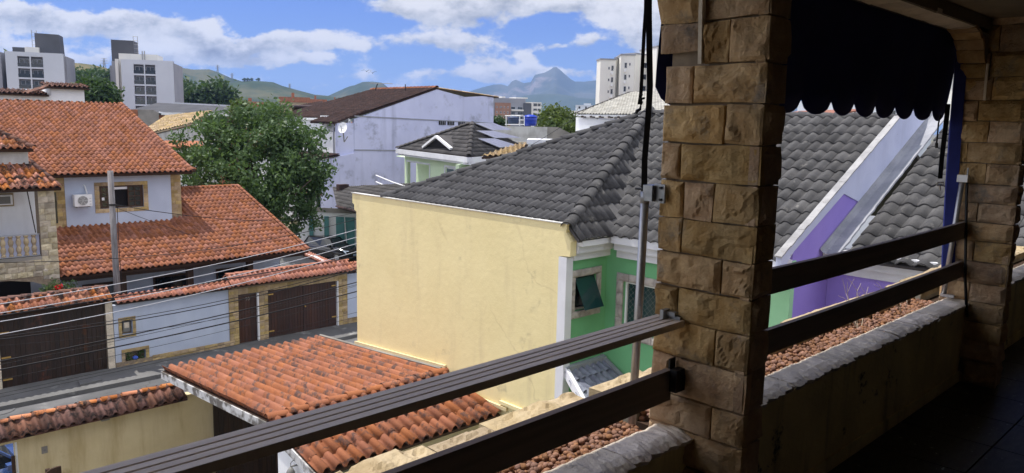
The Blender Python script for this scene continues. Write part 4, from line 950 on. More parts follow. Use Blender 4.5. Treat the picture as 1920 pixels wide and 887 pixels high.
sash(wx0 + .06, wx0 + .56, 2, 4, UY + .07); sash(wx1 - .62, wx1 - .06, 2, 4, UY + .07)
MB().box((wx0 + .58, UY + .16, wz0), (wx1 - .5, UY + .2, wz1)).build('dark_room', 'dark', wn)
MB().box((wx0 + .58, UY + .10, wz1 - .17), (wx1 - .62, UY + .12, wz1 - .07)).build('blind', 'pvc', wn)
MB().box((wx0 + .10, UY + .062, wz0 + .35), (wx0 + .20, UY + .068, wz0 + .47)).build('sticker', 'pvc', wn)
# upper roof
ez = 6.60; UE = 34.35
O = (7.2, UE, ez); RY2, RZ2 = 43.6, 9.60
du = slope(bh, O, EX, [(5.2, UE, ez), (13.4, UE, ez), (13.4, RY2, RZ2), (5.2, RY2, RZ2)], (7.2, RY2, RZ2), .222, .37, 'terra', nind=140, h=.08, lift=.035, deckmat='darkwood', jit=.014)
slope(bh, (13.4, 52.5, ez), -EX, [(13.4, 52.5, ez), (5.2, 52.5, ez), (5.2, RY2, RZ2), (13.4, RY2, RZ2)], (13.4, RY2, RZ2), .444, .7, 'terra', h=.08, deckmat='darkwood')
caps(du, (13.43, UE, ez + .05), (13.43, RY2, RZ2 + .05), .085, .37, 'terra')
slope(bh, (15.0, 38, 6.42), EY, [(15.0, 38, 6.42), (15.0, 44, 6.42), (13.3, 44, 7.15), (13.3, 38.0, 7.15)], (13.3, 38, 7.15), .222, .37, 'terra', nind=0, h=.08, lift=.035, deckmat='darkwood')
# air conditioner
ac = thing('air_conditioner', 'white outdoor air conditioner unit hung on the blue wall beside the window', 'air conditioner', (8.98, UY - .2, 5.28))
b0, b1 = (8.66, UY - .36, 5.28), (9.32, UY - .06, 5.77)
MB().box(b0, b1).build('casing', 'pvc', ac, bev=.015)
cx, cz = 8.97, 5.525
MB().tube([(cx, UY - .362, cz), (cx, UY - .372, cz)], .19, 24).build('fan_recess', 'grille', ac)
mb = MB()
for k in range(4): mb.tube([(cx + math.cos(a) * (.05 + k * .042), UY - .380, cz + math.sin(a) * (.05 + k * .042)) for a in [i * math.pi / 12 for i in range(25)]], .005, 4, cap=False)
for k in range(6): a = k * math.pi / 3; mb.tube([(cx, UY - .380, cz), (cx + math.cos(a) * .19, UY - .380, cz + math.sin(a) * .19)], .005, 4)
mb.build('fan_guard', 'pvc', ac)
for k in range(3): MB().box((9.21, UY - .362, 5.36 + k * .12), (9.28, UY - .3605, 5.375 + k * .12)).build('vent', 'grille', ac)
MB().tube([(9.2, UY - .1, 5.77), (9.18, UY - .06, 5.95), (9.15, UY - .03, 6.1), (9.12, UY + .02, 6.14)], .03, 6).build('pipe', 'pvc', ac)
MB().box((8.72, UY - .34, 5.24), (8.76, UY, 5.278)).box((9.2, UY - .34, 5.24), (9.24, UY, 5.278)).build('bracket', 'grille', ac)

# ------------------------------------------------------------------ street wall of that house
def roofed(parent, x0, x1, yc, zr, hw, dz, mat, nf, nb, pitch=.21, course=.36, h=.075, capr=.085, capmat=None, two=True):
    a, b = (x0, yc - hw, zr - dz), (x1, yc - hw, zr - dz)
    d = slope(parent, a, EX, [a, b, (x1, yc, zr), (x0, yc, zr)], (x0, yc, zr), pitch, course, mat, nind=nf, h=h, lift=.03, deckmat='darkwood', deckname='coping', deck_t=.03, jit=.016, tilename='coping_tile')
    if two:
        a, b = (x1, yc + hw, zr - dz), (x0, yc + hw, zr - dz)
        slope(parent, a, -EX, [a, b, (x0, yc, zr), (x1, yc, zr)], (x1, yc, zr), pitch, course, mat, nind=nb, h=h, lift=.03, deckmat='darkwood', deckname='coping', deck_t=.03, jit=.016, tilename='coping_tile')
    if capr: caps(d, (x0, yc, zr + .03), (x1, yc, zr + .03), capr, .36, capmat or mat)
    return d
bw = thing('boundary_wall', 'pale blue street wall with honey stone plinth and pink tile coping', 'wall', (10.2, 28.5, 0))
wl = MB().wallhole((8.12, YW), (1, 0), 4.16, .14, 2.38, (0, .2), [(.26, 1.28, .62, 1.80), (.32, .22, 1.02, .62)]).build('render_wall', 'blue_wall', bw)
bk = MB().box((8.30, YW + .19, .2), (9.3, YW + .22, 2.0)).build('niche_back', 'mortar', bw)
roofed(bw, 8.2, 12.3, YW + .1, 2.66, .38, .17, 'terra_pale', 22, 22, capr=0)
pl = MB().box((8.12, YW - .03, .05), (12.28, YW - .001, .30)).build('plinth', 'mortar', bw)
stone_course(pl, (9.36, YW - .03, .10), EX, EZ, -EY, 2.92, .24, 'goldstone', .12, .18, .34)
def niche(x0, x1, z0, z1, fw):
    for a, b, ww, hh, vert in ((x0 - fw, z0 - fw, x1 - x0 + 2 * fw, fw, 0), (x0 - fw, z1, x1 - x0 + 2 * fw, fw, 0), (x0 - fw, z0, fw, z1 - z0, 1), (x1, z0, fw, z1 - z0, 1)):
        k = 3
        for i in range(k):
            if vert: stone('surround_stone', (a, YW - .002, b + hh * i / k), EX, EZ, -EY, ww, hh / k, 'goldstone', bw, .03, .008, 2, 2, .003)
            else: stone('surround_stone', (a + ww * i / k, YW - .002, b), EX, EZ, -EY, ww / k, hh, 'goldstone', bw, .032, .008, 2, 2, .003)
niche(8.38, 8.74, 1.28, 1.80, .11); niche(8.44, 9.14, .24, .62, .12)
MB().box((8.44, YW + .06, 1.36), (8.68, YW + .10, 1.74)).build('meter_box', 'grille', bw)
MB().box((8.48, YW + .05, 1.50), (8.64, YW + .059, 1.70)).build('meter_glass', 'capstone', bw)

gp = thing('gate_portal', 'tile-roofed stone portal holding the brown gate and door across the street', 'portal', (15, 28.5, 0))
roofed(gp, 12.26, 17.72, YW + .16, 2.92, .62, .36, 'terra_pale', 60, 40, course=.38, capr=.075)
for x0, x1 in ((12.28, 12.66), (13.52, 13.90), (17.16, 17.60)):
    ps = MB().box((x0, YW - .02, .05), (x1, YW + .30, 2.32)).build('post', 'mortar', gp)
    stone_course(ps, (x0, YW - .02, .10), EX, EZ, -EY, x1 - x0, 2.2, 'goldstone', .125, .15, .24)
    if x0 > 13 : MB().box((x0 - .07 if x0 < 17 else x0 - .06, YW - .03, .1), (x0 - .003, YW + .1, 2.12)).build('jamb', 'pvc', gp)
ln = MB().box((12.28, YW - .01, 2.14), (17.60, YW + .3, 2.45)).build('lintel', 'mortar', gp)
stone_course(ln, (12.30, YW - .01, 2.13), EX, EZ, -EY, 5.28, .24, 'goldstone', .24, .24, .42)
MB().box((12.6, YW - .10, .03), (17.2, YW + .2, .10)).build('sill', 'sandcap', gp)
def plank_gate(label, name, cat, x0, x1, z0, z1, mat, pw=.13, YW=28.44, group='wooden gates across the street'):
    g = thing(name, label, cat, ((x0 + x1) / 2, YW + .1, z0), group)
    n = round((x1 - x0) / pw); pw = (x1 - x0) / n
    m0 = MB().box((.003, 0, z0), (pw - .003, .045, z1)).build('plank', mat, g); me = m0.data; bpy.data.objects.remove(m0)
    for v in me.vertices: v.co += g.location
    for i in range(n): share('plank', me, Matrix.Translation((x0 + i * pw, YW + .06 + random.uniform(0, .006), 0)), g)
    MB().box((x0, YW + .11, z0 + .25), (x1, YW + .15, z0 + .4)).box((x0, YW + .11, z1 - .4), (x1, YW + .15, z1 - .25)).build('rail', 'darkwood', g)
    return g
g = plank_gate('narrow brown pedestrian door left of the wide brown gate', 'street_door', 'door', 12.68, 13.45, .12, 2.12, 'gate')
cu = bpy.data.curves.new('house_number', 'FONT'); cu.body = '90'; cu.size = .2; cu.extrude = .006; cu.align_x = 'CENTER'
fo = bpy.data.objects.new('house_number', cu); COL.objects.link(fo); bpy.context.view_layer.update()
me = bpy.data.meshes.new_from_object(fo.evaluated_get(bpy.context.evaluated_depsgraph_get())); bpy.data.objects.remove(fo); me.materials.clear(); me.materials.append(M['block'])
share('house_number', me, Matrix.Translation((13.07, YW + .045, 1.84)) @ Matrix.Rotation(R(90), 4, 'X'), g)
g = plank_gate('wide two-leaf brown wooden gate under the pink tiled portal', 'street_gate', 'gate', 13.93, 17.08, .12, 2.12, 'gate')
for x, z in ((13.95, 1.92), (13.95, .38), (16.86, .52), (16.86, 1.9)): MB().box((x, YW + .035, z), (x + .22, YW + .058, z + .05)).build('hinge', 'hinge', g)
MB().box((15.495, YW + .052, .12), (15.515, YW + .062, 2.12)).build('leaf_joint', 'dark', g)
MB().tube([(15.58, YW + .06, 1.22), (15.58, YW + .0, 1.22)], .03, 8).build('lock', 'hinge', g)
plank_gate('dark plank gate standing in shade under the garage porch roof', 'garage_gate', 'gate', 7.0, 9.84, .05, 3.2, 'gate_burnt', .12, 17.2, None)
lg = thing('gate_portal', 'old orange tile hood over the blackened gate at the left edge', 'portal', (6.3, 28.5, 0))
roofed(lg, 3.6, 8.0, YW + .22, 3.02, .62, .34, 'terra_mix', 50, 20, pitch=.225, course=.40, h=.09, capr=.10, capmat='terra_black')
for x0, x1 in ((4.44, 4.70), (7.87, 8.10)):
    ps = MB().box((x0, YW - .02, .05), (x1, YW + .28, 2.6)).build('post', 'mortar', lg)
    stone_course(ps, (x0, YW - .02, .1), EX, EZ, -EY, x1 - x0, 2.4, 'capstone', .3, .3, .5)
MB().box((3.6, YW, 2.5), (8.05, YW + .3, 2.68)).build('lintel', 'darkwood', lg)
g = plank_gate('broad blackened wooden gate with rusty red patches at left', 'street_gate', 'gate', 4.72, 7.85, .08, 2.5, 'gate_burnt', .145)
for z in (.38, 1.12, 1.95): MB().box((4.74, YW + .035, z), (5.0, YW + .058, z + .05)).build('hinge', 'hinge', g)
MB().box((4.6, YW - 1.3, .10), (8.1, YW - .03, .146)).build('gate_apron', 'pave', g)
rw = thing('boundary_wall', 'pale blue street wall right of the brown gate, beside the yellow house', 'wall', (19, 28.5, 0))
MB().box((17.62, YW, .14), (19.3, YW + .2, 2.35)).build('render_wall', 'blue_wall', rw)
pl = MB().box((17.62, YW - .03, .05), (19.3, YW - .001, .34)).build('plinth', 'mortar', rw)
stone_course(pl, (17.62, YW - .03, .08), EX, EZ, -EY, 1.6, .3, 'goldstone', .15, .18, .34)
roofed(rw, 17.75, 19.4, YW + .12, 2.78, .42, .22, 'terra_pale', 10, 6, capr=0)
sw = thing('boundary_wall', 'white side wall with a thin red tile coping beside the parked cars', 'wall', (18.6, 32, 0))
MB().slab([(17.95, 28.7, .03), (17.95, 36.5, .03), (17.95, 36.5, 2.86), (17.95, 33.2, 2.66), (17.95, 31.9, 2.62), (17.95, 28.7, 2.28)], (.18, 0, 0)).build('render_wall', 'white', sw)
slope(sw, (17.86, 36.6, 2.86), Vector((0, -8, -.6)), [(17.86, 36.6, 2.86), (17.86, 28.6, 2.26), (18.16, 28.6, 2.36), (18.16, 36.6, 2.96)], (18.16, 36.6, 2.96), .2, .3, 'terra_pale', nind=40, h=.06, lift=.02, deckmat='terra_pale', deckname='coping', deck_t=.03, tilename='coping_tile')

# ------------------------------------------------------------------ white house with balcony at the left edge
wh = thing('balcony_house', 'white house with a balustered balcony and rubble stone corner at the left edge', 'house', (5, 33, 0))
HY = 31.0
MB().box((-2, HY + 1.3, 3.9), (6.98, HY + 1.5, 6.4)).build('wall', 'white', wh)
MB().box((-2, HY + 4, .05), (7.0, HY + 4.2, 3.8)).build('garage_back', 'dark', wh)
MB().box((-2, HY + .02, 3.84), (7.08, HY + 1.4, 3.96)).build('balcony_floor', 'block', wh)
cr = MB().box((6.62, HY + .03, 3.1), (7.14, HY + .5, 6.35)).build('stone_corner', 'mortar', wh)
stone_course(cr, (6.62, HY + .03, 3.1), EX, EZ, -EY, .52, 3.2, 'rubble', .21, .17, .36, depth=.04, rough_=.02, nx=3, ny=3)
bs = MB().slab([(-2, HY + .02, 3.22), (4.6, HY + .02, 3.22), (5.6, HY + .02, 3.18), (6.3, HY + .02, 3.05), (6.62, HY + .02, 2.9), (7.14, HY + .02, 2.9), (7.14, HY + .02, 3.84), (-2, HY + .02, 3.84)], (0, .25, 0)).build('stone_base', 'mortar', wh)
stone_course(bs, (4.2, HY + .02, 3.24), EX, EZ, -EY, 2.94, .60, 'rubble', .2, .16, .36, depth=.04, rough_=.02, nx=3, ny=3)
MB().box((6.75, HY + .04, .05), (7.15, HY + .4, 3.0)).build('garage_pier', 'mortar', wh)
rl = MB().box((-2, HY + .06, 4.74), (6.6, HY + .10, 4.78)).box((-2, HY + .06, 3.99), (6.6, HY + .10, 4.02)).build('balustrade_rail', 'steel', wh)
MB().box((4, HY + .16, 3.97), (6.6, HY + .2, 4.72)).build('balustrade_panel', 'paleblue', wh)
bm_ = MB().lathe((0, 0, 0), [(.07, 0), (.08, .04), (.05, .09), (.085, .2), (.085, .28), (.05, .36), (.085, .46), (.085, .54), (.05, .64), (.08, .69), (.07, .73)], 8).build('baluster', 'sandcap', wh); bme = bm_.data; bpy.data.objects.remove(bm_)
for v in bme.vertices: v.co += wh.location
for i in range(10): share('baluster', bme, Matrix.Translation((6.42 - i * .235, HY + .12, 4.01)), wh)
ws = MB().box((5.2, HY + 1.24, 5.68), (6.12, HY + 1.298, 6.16)).build('window_surround', 'sandcap', wh); MB().box((5.3, HY + 1.0, 5.76), (6.04, HY + 1.238, 6.10)).build('air_conditioner_box', 'pvc', ws); MB().box((5.37, HY + .99, 5.80), (5.97, HY + .999, 6.06)).build('air_conditioner_grille', 'grille', ws)
MB().tube([(6.42, HY + .6, 6.3), (6.58, HY + .5, 4.75)], .02, 5).build('drain_pipe', 'darkwood', wh)
dr = slope(wh, (-2, HY - .4, 6.42), EX, [(-2, HY - .4, 6.42), (7.28, HY - .4, 6.42), (6.75, HY + 1.5, 7.28), (-2, HY + 1.5, 7.28)], (-2, HY + 1.5, 7.28), .215, .36, 'terra_mix', nind=60, h=.085, lift=.03, deckmat='darkwood', jit=.02)
caps(dr, (7.26, HY - .4, 6.46), (6.74, HY + 1.5, 7.32), .085, .34, 'terra_black')
MB().box((-2, HY + 1.2, 7.2), (6.66, HY + 1.4, 7.72)).build('attic_wall', 'white_dirty', wh)
dr = slope(wh, (-2, HY + .9, 7.74), EX, [(-2, HY + .9, 7.74), (6.78, HY + .9, 7.74), (4.4, HY + 4.2, 9.3), (-2, HY + 4.2, 9.3)], (-2, HY + 4.2, 9.3), .215, .36, 'terra_mix', nind=70, h=.085, lift=.03, deckmat='darkwood', jit=.02)
caps(dr, (6.80, HY + .9, 7.79), (4.4, HY + 4.2, 9.35), .12, .34, 'terra_black')

# red-flowered shrub over the left gate
def leaves(name, mat, parent, blobs, n, size, clump=.35, cl_n=26, droop=.0, aspect=.5):
    """leaf-sized faces gathered in clumps through the crown's volume; blobs = (centre, radii)"""
    vs = np.zeros((n * 4, 3)); tint = np.zeros(n * 4); k = 0
    vol = [b[1][0] * b[1][1] * b[1][2] for b in blobs]; tot = sum(vol)
    rng = np.random.default_rng(len(name) * 131 + n)
    for (c, r_), v_ in zip(blobs, vol):
        nb = int(n * v_ / tot); nc = max(1, nb // cl_n)
        d = rng.normal(size=(nc, 3)); d /= np.linalg.norm(d, axis=1)[:, None]
        rad = rng.uniform(.25, 1.0, nc) ** .45
        wobs = np.array([1 + .22 * mnoise.noise(Vector((q[0] * 2.1 + c[0], q[1] * 2.1, q[2] * 2.1 + c[2]))) for q in d])
        cc = np.array(c) + d * (rad * wobs)[:, None] * np.array(r_); ct = rng.uniform(0, 1, nc)
        idx = rng.integers(0, nc, nb); p = cc[idx] + rng.normal(size=(nb, 3)) * clump * np.array([1, 1, .75]); p[:, 2] -= droop * rng.uniform(0, 1, nb) ** 2
        a = rng.normal(size=(nb, 3)); a[:, 2] -= .5 * (droop > 0); a /= np.linalg.norm(a, axis=1)[:, None]
        b = np.cross(a, rng.normal(size=(nb, 3))); b /= np.linalg.norm(b, axis=1)[:, None]
        s_ = size * rng.uniform(.6, 1.3, nb)[:, None]
        e = slice(k * 4, (k + nb) * 4)
        vs[e] = np.stack([p - a * s_, p + b * s_ * aspect, p + a * s_, p - b * s_ * aspect], 1).reshape(-1, 3)
        tint[e] = np.repeat(np.clip(ct[idx] * .7 + rng.uniform(0, .3, nb), 0, 1), 4); k += nb
    vs = vs[:k * 4]; off = Vector(parent.location) if parent else Vector((0, 0, 0)); vs = vs - np.array(off)
    me = bpy.data.meshes.new(name); me.vertices.add(k * 4); me.vertices.foreach_set('co', vs.ravel()); me.loops.add(k * 4); me.loops.foreach_set('vertex_index', np.arange(k * 4)); me.polygons.add(k)
    me.polygons.foreach_set('loop_start', np.arange(k) * 4); me.update(calc_edges=True); at = me.attributes.new('tint', 'FLOAT', 'POINT'); at.data.foreach_set('value', tint[:k * 4]); me.materials.append(M[mat])
    o = bpy.data.objects.new(name, me); COL.objects.link(o); o.parent = parent
    return o
def tree(name, label, cat, base, blobs, n, size, mat, trunk_r=.16, group=None, limbs=7, **kw):
    t = thing(name, label, cat, base, group); mb = MB(); base = Vector(base)
    top = Vector(blobs[0][0]); mid = base.lerp(top, .45) + Vector((.1, -.1, 0))
    mb.tube([base, base.lerp(mid, .5) + Vector((.05, .03, 0)), mid], trunk_r, 8, trunk_r * .75)
    for k in range(limbs):
        c, r_ = blobs[k % len(blobs)]; a = random.uniform(0, 6.28); e = Vector(c) + Vector((math.cos(a) * r_[0] * .6, math.sin(a) * r_[1] * .6, random.uniform(-.2, .6) * r_[2]))
        mb.tube([mid, mid.lerp(e, .4) + Vector((0, 0, .15 * r_[2])), e], trunk_r * .5, 6, trunk_r * .1)
    mb.build('trunk', 'bark', t, True)
    leaves('crown', mat, t, blobs, n, size, **kw)
    return t
t = thing('flowering_shrub', 'small green shrub with red flowers above the blackened gate hood', 'shrub', (6.9, 29.6, 2.0))
MB().tube([(6.9, 29.6, .1), (6.95, 29.65, 1.6), (7.0, 29.6, 2.9)], .04, 6, .02).build('stem', 'bark', t)
leaves('foliage', 'leaf', t, [((6.75, 29.6, 2.95), (.55, .35, .28))], 900, .05, clump=.1)
leaves('flowers', 'flower', t, [((6.9, 29.4, 3.08), (.5, .2, .2))], 26, .06, clump=.05, aspect=1)
t = thing('niche_plant', 'green plants with a blue bag in the low wall niche', 'plant', (8.8, YW + .05, .25))
leaves('foliage', 'leaf', t, [((8.56, YW + .05, .40), (.10, .08, .16)), ((9.02, YW + .05, .42), (.1, .08, .17)), ((8.8, YW + .08, .33), (.2, .06, .08))], 260, .04, clump=.05)
MB().lathe((8.78, YW + .02, .3), [(.06, 0), (.10, .05), (.09, .10), (.03, .13)], 8).build('bag', 'bluething', t)

# utility pole and cables
t = thing('utility_pole', 'grey weathered wooden pole standing in front of the blue house window', 'pole', (8.4, 28.8, 0))
MB().tube([(8.42, 28.8, 0), (8.40, 28.8, 3.5), (8.39, 28.8, 7.10)], .115, 10, .095).build('shaft', 'pole', t, True)
MB().tube([(8.40, 28.79, 5.88), (8.40, 28.79, 5.94)], .118, 10).build('band', 'blackmetal', t)
MB().tube([(8.52, 28.70, 5.9), (8.50, 28.68, 4.5), (8.53, 28.68, 2.9)], .012, 5).build('riser', 'cable_black', t)
ORD = ['topmost', 'second', 'third', 'fourth', 'fifth', 'sixth', 'seventh', 'eighth', 'ninth', 'tenth', 'eleventh', 'twelfth', 'lowest']
def cable(pts, r, mat, label, Yc=26.0, ext=True):
    P = [PY(a, b, Yc) for a, b in pts]; xs = np.array([q.x for q in P]); zs = np.array([q.z for q in P]); cf = np.polyfit(xs, zs, min(2, len(P) - 1))
    x0, x1 = (xs.min() - 8, xs.max() + 14) if ext else (xs.min(), xs.max())
    r *= 1.25
    pl_ = [(x, Yc, float(np.polyval(cf, x))) for x in np.linspace(x0, x1, 30)]
    o = MB().tube(pl_, r, 5).build('overhead_cable', mat, None, True)
    tag(o, label, 'cable', 'overhead cables along the street')
for i, p_ in enumerate([[(0, 570), (240, 528.7), (671, 430)], [(0, 587), (240, 545), (671, 444)], [(0, 603), (240, 560), (671, 456)], [(0, 627), (240, 580), (671, 471)]]):
    cable(p_, .0105, 'cable_white', ['topmost pale cable above the street in front of the blue house', 'second pale cable from the top above the street', 'third pale cable from the top above the street', 'lowest pale cable crossing in front of the blackened gate'][i], 26.0 - i * .03)
BL = [([(0, 492), (330, 475), (671, 410)], .010), ([(0, 591), (240, 556.5), (420, 523), (671, 481)], .016), ([(0, 631), (240, 598), (430, 560), (671, 500)], .010), ([(0, 636), (240, 604), (380, 576), (671, 505)], .014), ([(0, 648), (240, 625), (380, 603), (671, 535)], .006),
      ([(0, 677), (240, 629.6), (380, 598), (671, 528.6)], .017), ([(0, 684), (240, 634), (380, 604), (671, 533)], .007), ([(0, 693), (240, 647), (380, 614.8), (671, 546)], .020), ([(0, 712), (240, 660), (380, 631), (671, 556)], .006), ([(150, 706), (330, 668), (420, 645), (671, 585)], .006), ([(205, 700), (330, 672), (420, 652), (671, 594)], .006)]
for i, (p_, r) in enumerate(BL):
    k = 'thick' if r > .0135 else ('thin' if r < .009 else 'medium')
    cable(p_, r, 'cable_black', f'{k} black cable above the street, {ORD[i] if i < len(BL) - 1 else "lowest"} of the black ones', 26.1 + i * .02)
a = PY(207, 386, 28.8); b = PY(320, 406, 31.5); 
def svc(pts, r, label, mat='cable_black'):
    tag(MB().tube(pts, r, 5).build('service_cable', mat, None, True), label, 'cable', 'service cables')
svc([(8.42, 28.75, 5.92)] + [Vector((8.42, 28.75, 5.92)).lerp(SD(672, 398, 46), f) - Vector((0, 0, .55 * 4 * f * (1 - f))) for f in [.1 * k for k in range(1, 11)]], .014, 'dark service cable running right from the grey pole to the lilac house')
svc([(8.42, 28.75, 5.85)] + [Vector((8.42, 28.75, 5.85)).lerp(Vector((15.5, 31.2, 3.05)), f) - Vector((0, 0, .2 * 4 * f * (1 - f))) for f in [.125 * k for k in range(1, 9)]], .009, 'thin dark service cable dropping from the grey pole to the lower roof')

# ================================================================== BEYOND: side street, lilac house, hip-roofed house
def make_car(name, label, loc, ang, paint, group=None, L=4.1, Wd=1.7, H=1.46, hatch=True, cover=None):
    t = thing(name, label, 'car', loc, group); T = Matrix.Translation(Vector(loc)) @ Matrix.Rotation(ang, 4, 'Z')
    h = Wd / 2
    st = [(-L / 2, .42, .68, .80), (-L / 2 + .12, .30, .86, .92), (-L / 2 + .75, .24, .94, 1), (0, .22, .95, 1), (L / 2 - 1.2, .24, .92, 1), (L / 2 - .35, .28, .80, .93), (L / 2 - .05, .36, .66, .80), (L / 2, .42, .58, .70)]
    vs = []; fs = []; mb = MB(T)
    for x, z0, z1, k in st:
        for y, z in ((-h * k * .92, z0), (-h * k, z0 + .14), (-h * k, (z0 + z1) / 2 + .06), (-h * k * .93, z1), (-h * k * .5, z1 + .035), (h * k * .5, z1 + .035), (h * k * .93, z1), (h * k, (z0 + z1) / 2 + .06), (h * k, z0 + .14), (h * k * .92, z0)): vs.append((x, y, z))
    n = 10
    for i in range(len(st) - 1):
        for k in range(n): fs.append((i * n + k, i * n + (k + 1) % n, (i + 1) * n + (k + 1) % n, (i + 1) * n + k))
    fs += [tuple(range(n - 1, -1, -1)), tuple(range(len(vs) - n, len(vs)))]
    mb.add(vs, fs).build('body', paint, t, True)
    cab = [(-L / 2 + .12, .9, .74), (-L / 2 + .42, H - .06, .60), (-.3, H, .62), (.35, H - .04, .61), (L / 2 - 1.15, .95, .76)] if hatch else [(-L / 2 + .55, .95, .74), (-L / 2 + 1.15, H - .05, .60), (-.1, H, .62), (.4, H - .05, .61), (L / 2 - 1.15, .95, .76)]
    gl = MB(T); vs = []; fs = []
    for x, z, k in cab: vs += [(x, -h * k * 1.16 if z < 1 else -h * k, z), (x, h * k * 1.16 if z < 1 else h * k, z)]
    lo = [(cab[0][0], -h * .9, .88), (cab[0][0], h * .9, .88), (cab[-1][0], h * .9, .90), (cab[-1][0], -h * .9, .90)]
    b0 = len(vs); vs += [(cab[1][0] + .05, -h * .93, .92), (cab[1][0] + .05, h * .93, .92), (cab[3][0], -h * .93, .92), (cab[3][0], h * .93, .92), (cab[2][0], -h * .93, .92), (cab[2][0], h * .93, .92)]
    fs += [(0, 2, 3, 1), (6, 8, 9, 7), (0, b0, 2), (1, 3, b0 + 1), (2, b0, b0 + 4, 4), (3, 5, b0 + 5, b0 + 1), (4, b0 + 4, b0 + 2, 6), (5, 7, b0 + 3, b0 + 5), (6, b0 + 2, 8), (7, 9, b0 + 3)]
    gl.add(vs, fs).build('windows', 'glass', t)
    rf = MB(T); rf.slab([(cab[1][0] - .02, -h * .60, H - .055), (cab[2][0], -h * .63, H + .004), (cab[2][0], h * .63, H + .004), (cab[1][0] - .02, h * .60, H - .055)], (0, 0, .025)); rf.slab([(cab[2][0], -h * .63, H + .004), (cab[3][0] + .02, -h * .62, H - .035), (cab[3][0] + .02, h * .62, H - .035), (cab[2][0], h * .63, H + .004)], (0, 0, .025))
    for s in (-1, 1):
        for i in range(4):
            a, b = cab[i], cab[i + 1]
            rf.bar((a[0], s * h * a[2] * (1.16 if a[1] < 1 else 1.01), a[1]), (b[0], s * h * b[2] * (1.16 if b[1] < 1 else 1.01), b[1]), .06, .05)
    rf.build('roof', paint, t)
    for x in (-L / 2 + .78, L / 2 - .8):
        for s in (-1, 1):
            w_ = MB(T).tube([(x, s * (h - .17), .30), (x, s * (h + .005), .30)], .30, 18).build('wheel', 'tyre', t, True)
            MB(T).tube([(x, s * (h - .02), .30), (x, s * (h + .012), .30)], .19, 12).build('rim', 'rim', w_)
    for s in (-1, 1):
        MB(T).slab([(L / 2 - .06, s * h * .45, .58), (L / 2 - .16, s * h * .86, .62), (L / 2 - .36, s * h * .90, .78), (L / 2 - .20, s * h * .5, .74)], (.035, 0, .02)).build('headlight', 'lamp', t)
        MB(T).box((-L / 2 + .0, s * h * .62, .68), (-L / 2 + .1, s * h * .9, .90)).build('tail_light', 'redlamp', t)
        MB(T).box((L / 2 - 1.5, s * h * .96, .93), (L / 2 - 1.3, s * (h + .16), 1.06)).build('mirror', paint, t)
    MB(T).box((L / 2 - .0, -.22, .42), (L / 2 + .03, .22, .54)).build('number_plate', 'plate', t)
    if cover: cover(T, t)
    return t
ang = math.atan2(-.97, .24)
make_car('parked_car', 'black parked car with a blue number plate nearest the red coped white wall', (25.9, 43.6, .0), ang, 'carblack', 'cars in the side street', hatch=True)
make_car('parked_car', 'dark car with silvery windows parked behind the black car beside the teal gate', (27.0, 48.0, .0), ang, 'carsilver', 'cars in the side street')
make_car('parked_car', 'blue car seen through the opening in the beige front wall at lower left', (2.6, 20.6, 0.0), R(4), 'carblue')

# teal gates and the small dark-roofed building in front of the lilac house
sb = thing('outbuilding', 'low white building with teal gates under a dark tiled roof', 'outbuilding', (28, 47, 0))
q0, q1 = SD(560, 440, 52), SD(700, 440, 50); T, L = frame2(q0, q1)
MB(T).wallhole((0, 0), (1, 0), L, 0, 3.2, (0, .25), []).build('wall', 'white', sb)
MB(T).box((-1, -.05, 3.0), (L + 3, -.003, 3.3)).build('beam', 'block', sb)
def sx(px, D=51): r = T.inverted() @ SD(px, 440, D); return r.x
for a, b in ((572, 581), (606, 616), (632, 650), (652, 672)):
    g_ = MB(T).box((sx(a), -.08, 0), (sx(b), -.03, 2.75)).build('gate_leaf', 'teal', sb)
MB(T).bar((sx(651), -.1, 2.75), (sx(657), -.1, .3), .06, .05).build('gate_strut', 'pvc', sb)
a0, a1, a2, a3 = SD(632, 388, 49), SD(698, 404, 42), SD(775, 345, 47), SD(622, 347, 58)
slope(sb, a0, a1 - a0, [a0, a1, a2, a3], a2, .32, .42, 'slate_tile', h=.07, prof='wave', deckmat='darkwood', nind=0)
caps(sb, a1, a2, .16, .5, 'slate_tile'); caps(sb, a0, a1 , .12, .5, 'brown_tile', name='eave_tile')
c = SD(641, 347, 55); MB().box((c.x - .3, c.y - .2, c.z - .6), (c.x + .45, c.y + .25, c.z + .05)).build('chimney', 'brown_tile', sb)

# lilac house
D0 = 70.0; C1 = SD(662, 290, D0); LYW = C1.y; LXC = C1.x
lh = thing('lilac_house', 'big lilac walled house with a dark brown tiled roof behind the street tree', 'house', (LXC + 7, LYW + 6, 0))
prof = [(664, 350), (664, 223), (740, 196), (819, 167.5), (872, 182), (925.5, 179), (925.5, 330)]
pts = [PY(a, b, LYW) for a, b in prof]; pts[0].z = 0; pts[-1].z = 0
MB().slab(pts, (0, .3, 0)).build('lilac_wall', 'lilac', lh)
for a, b in (((664, 215.5), (925, 231)), ((664, 281), (742, 282))):
    p0, p1 = PY(a[0], a[1] if a[1] > 240 else 217.5, LYW), PY(b[0], b[1], LYW); MB().bar(p0 + Vector((0, -.03, 0)), p1 + Vector((0, -.03, 0)), .06, .09).build('string_course', 'apart_mid', lh)
for px in (829, 845, 865):
    c = PY(px, 230 + (px - 829) * .03, LYW); v_ = MB().box((c.x - .42, LYW - .05, c.z - .22), (c.x + .42, LYW - .005, c.z + .22)).build('vent', 'dark', lh)
    for k in range(3): MB().box((c.x - .25 + k * .22, LYW - .07, c.z - .22), (c.x - .20 + k * .22, LYW - .051, c.z + .22)).build('vent_bar', 'apart_mid', v_)
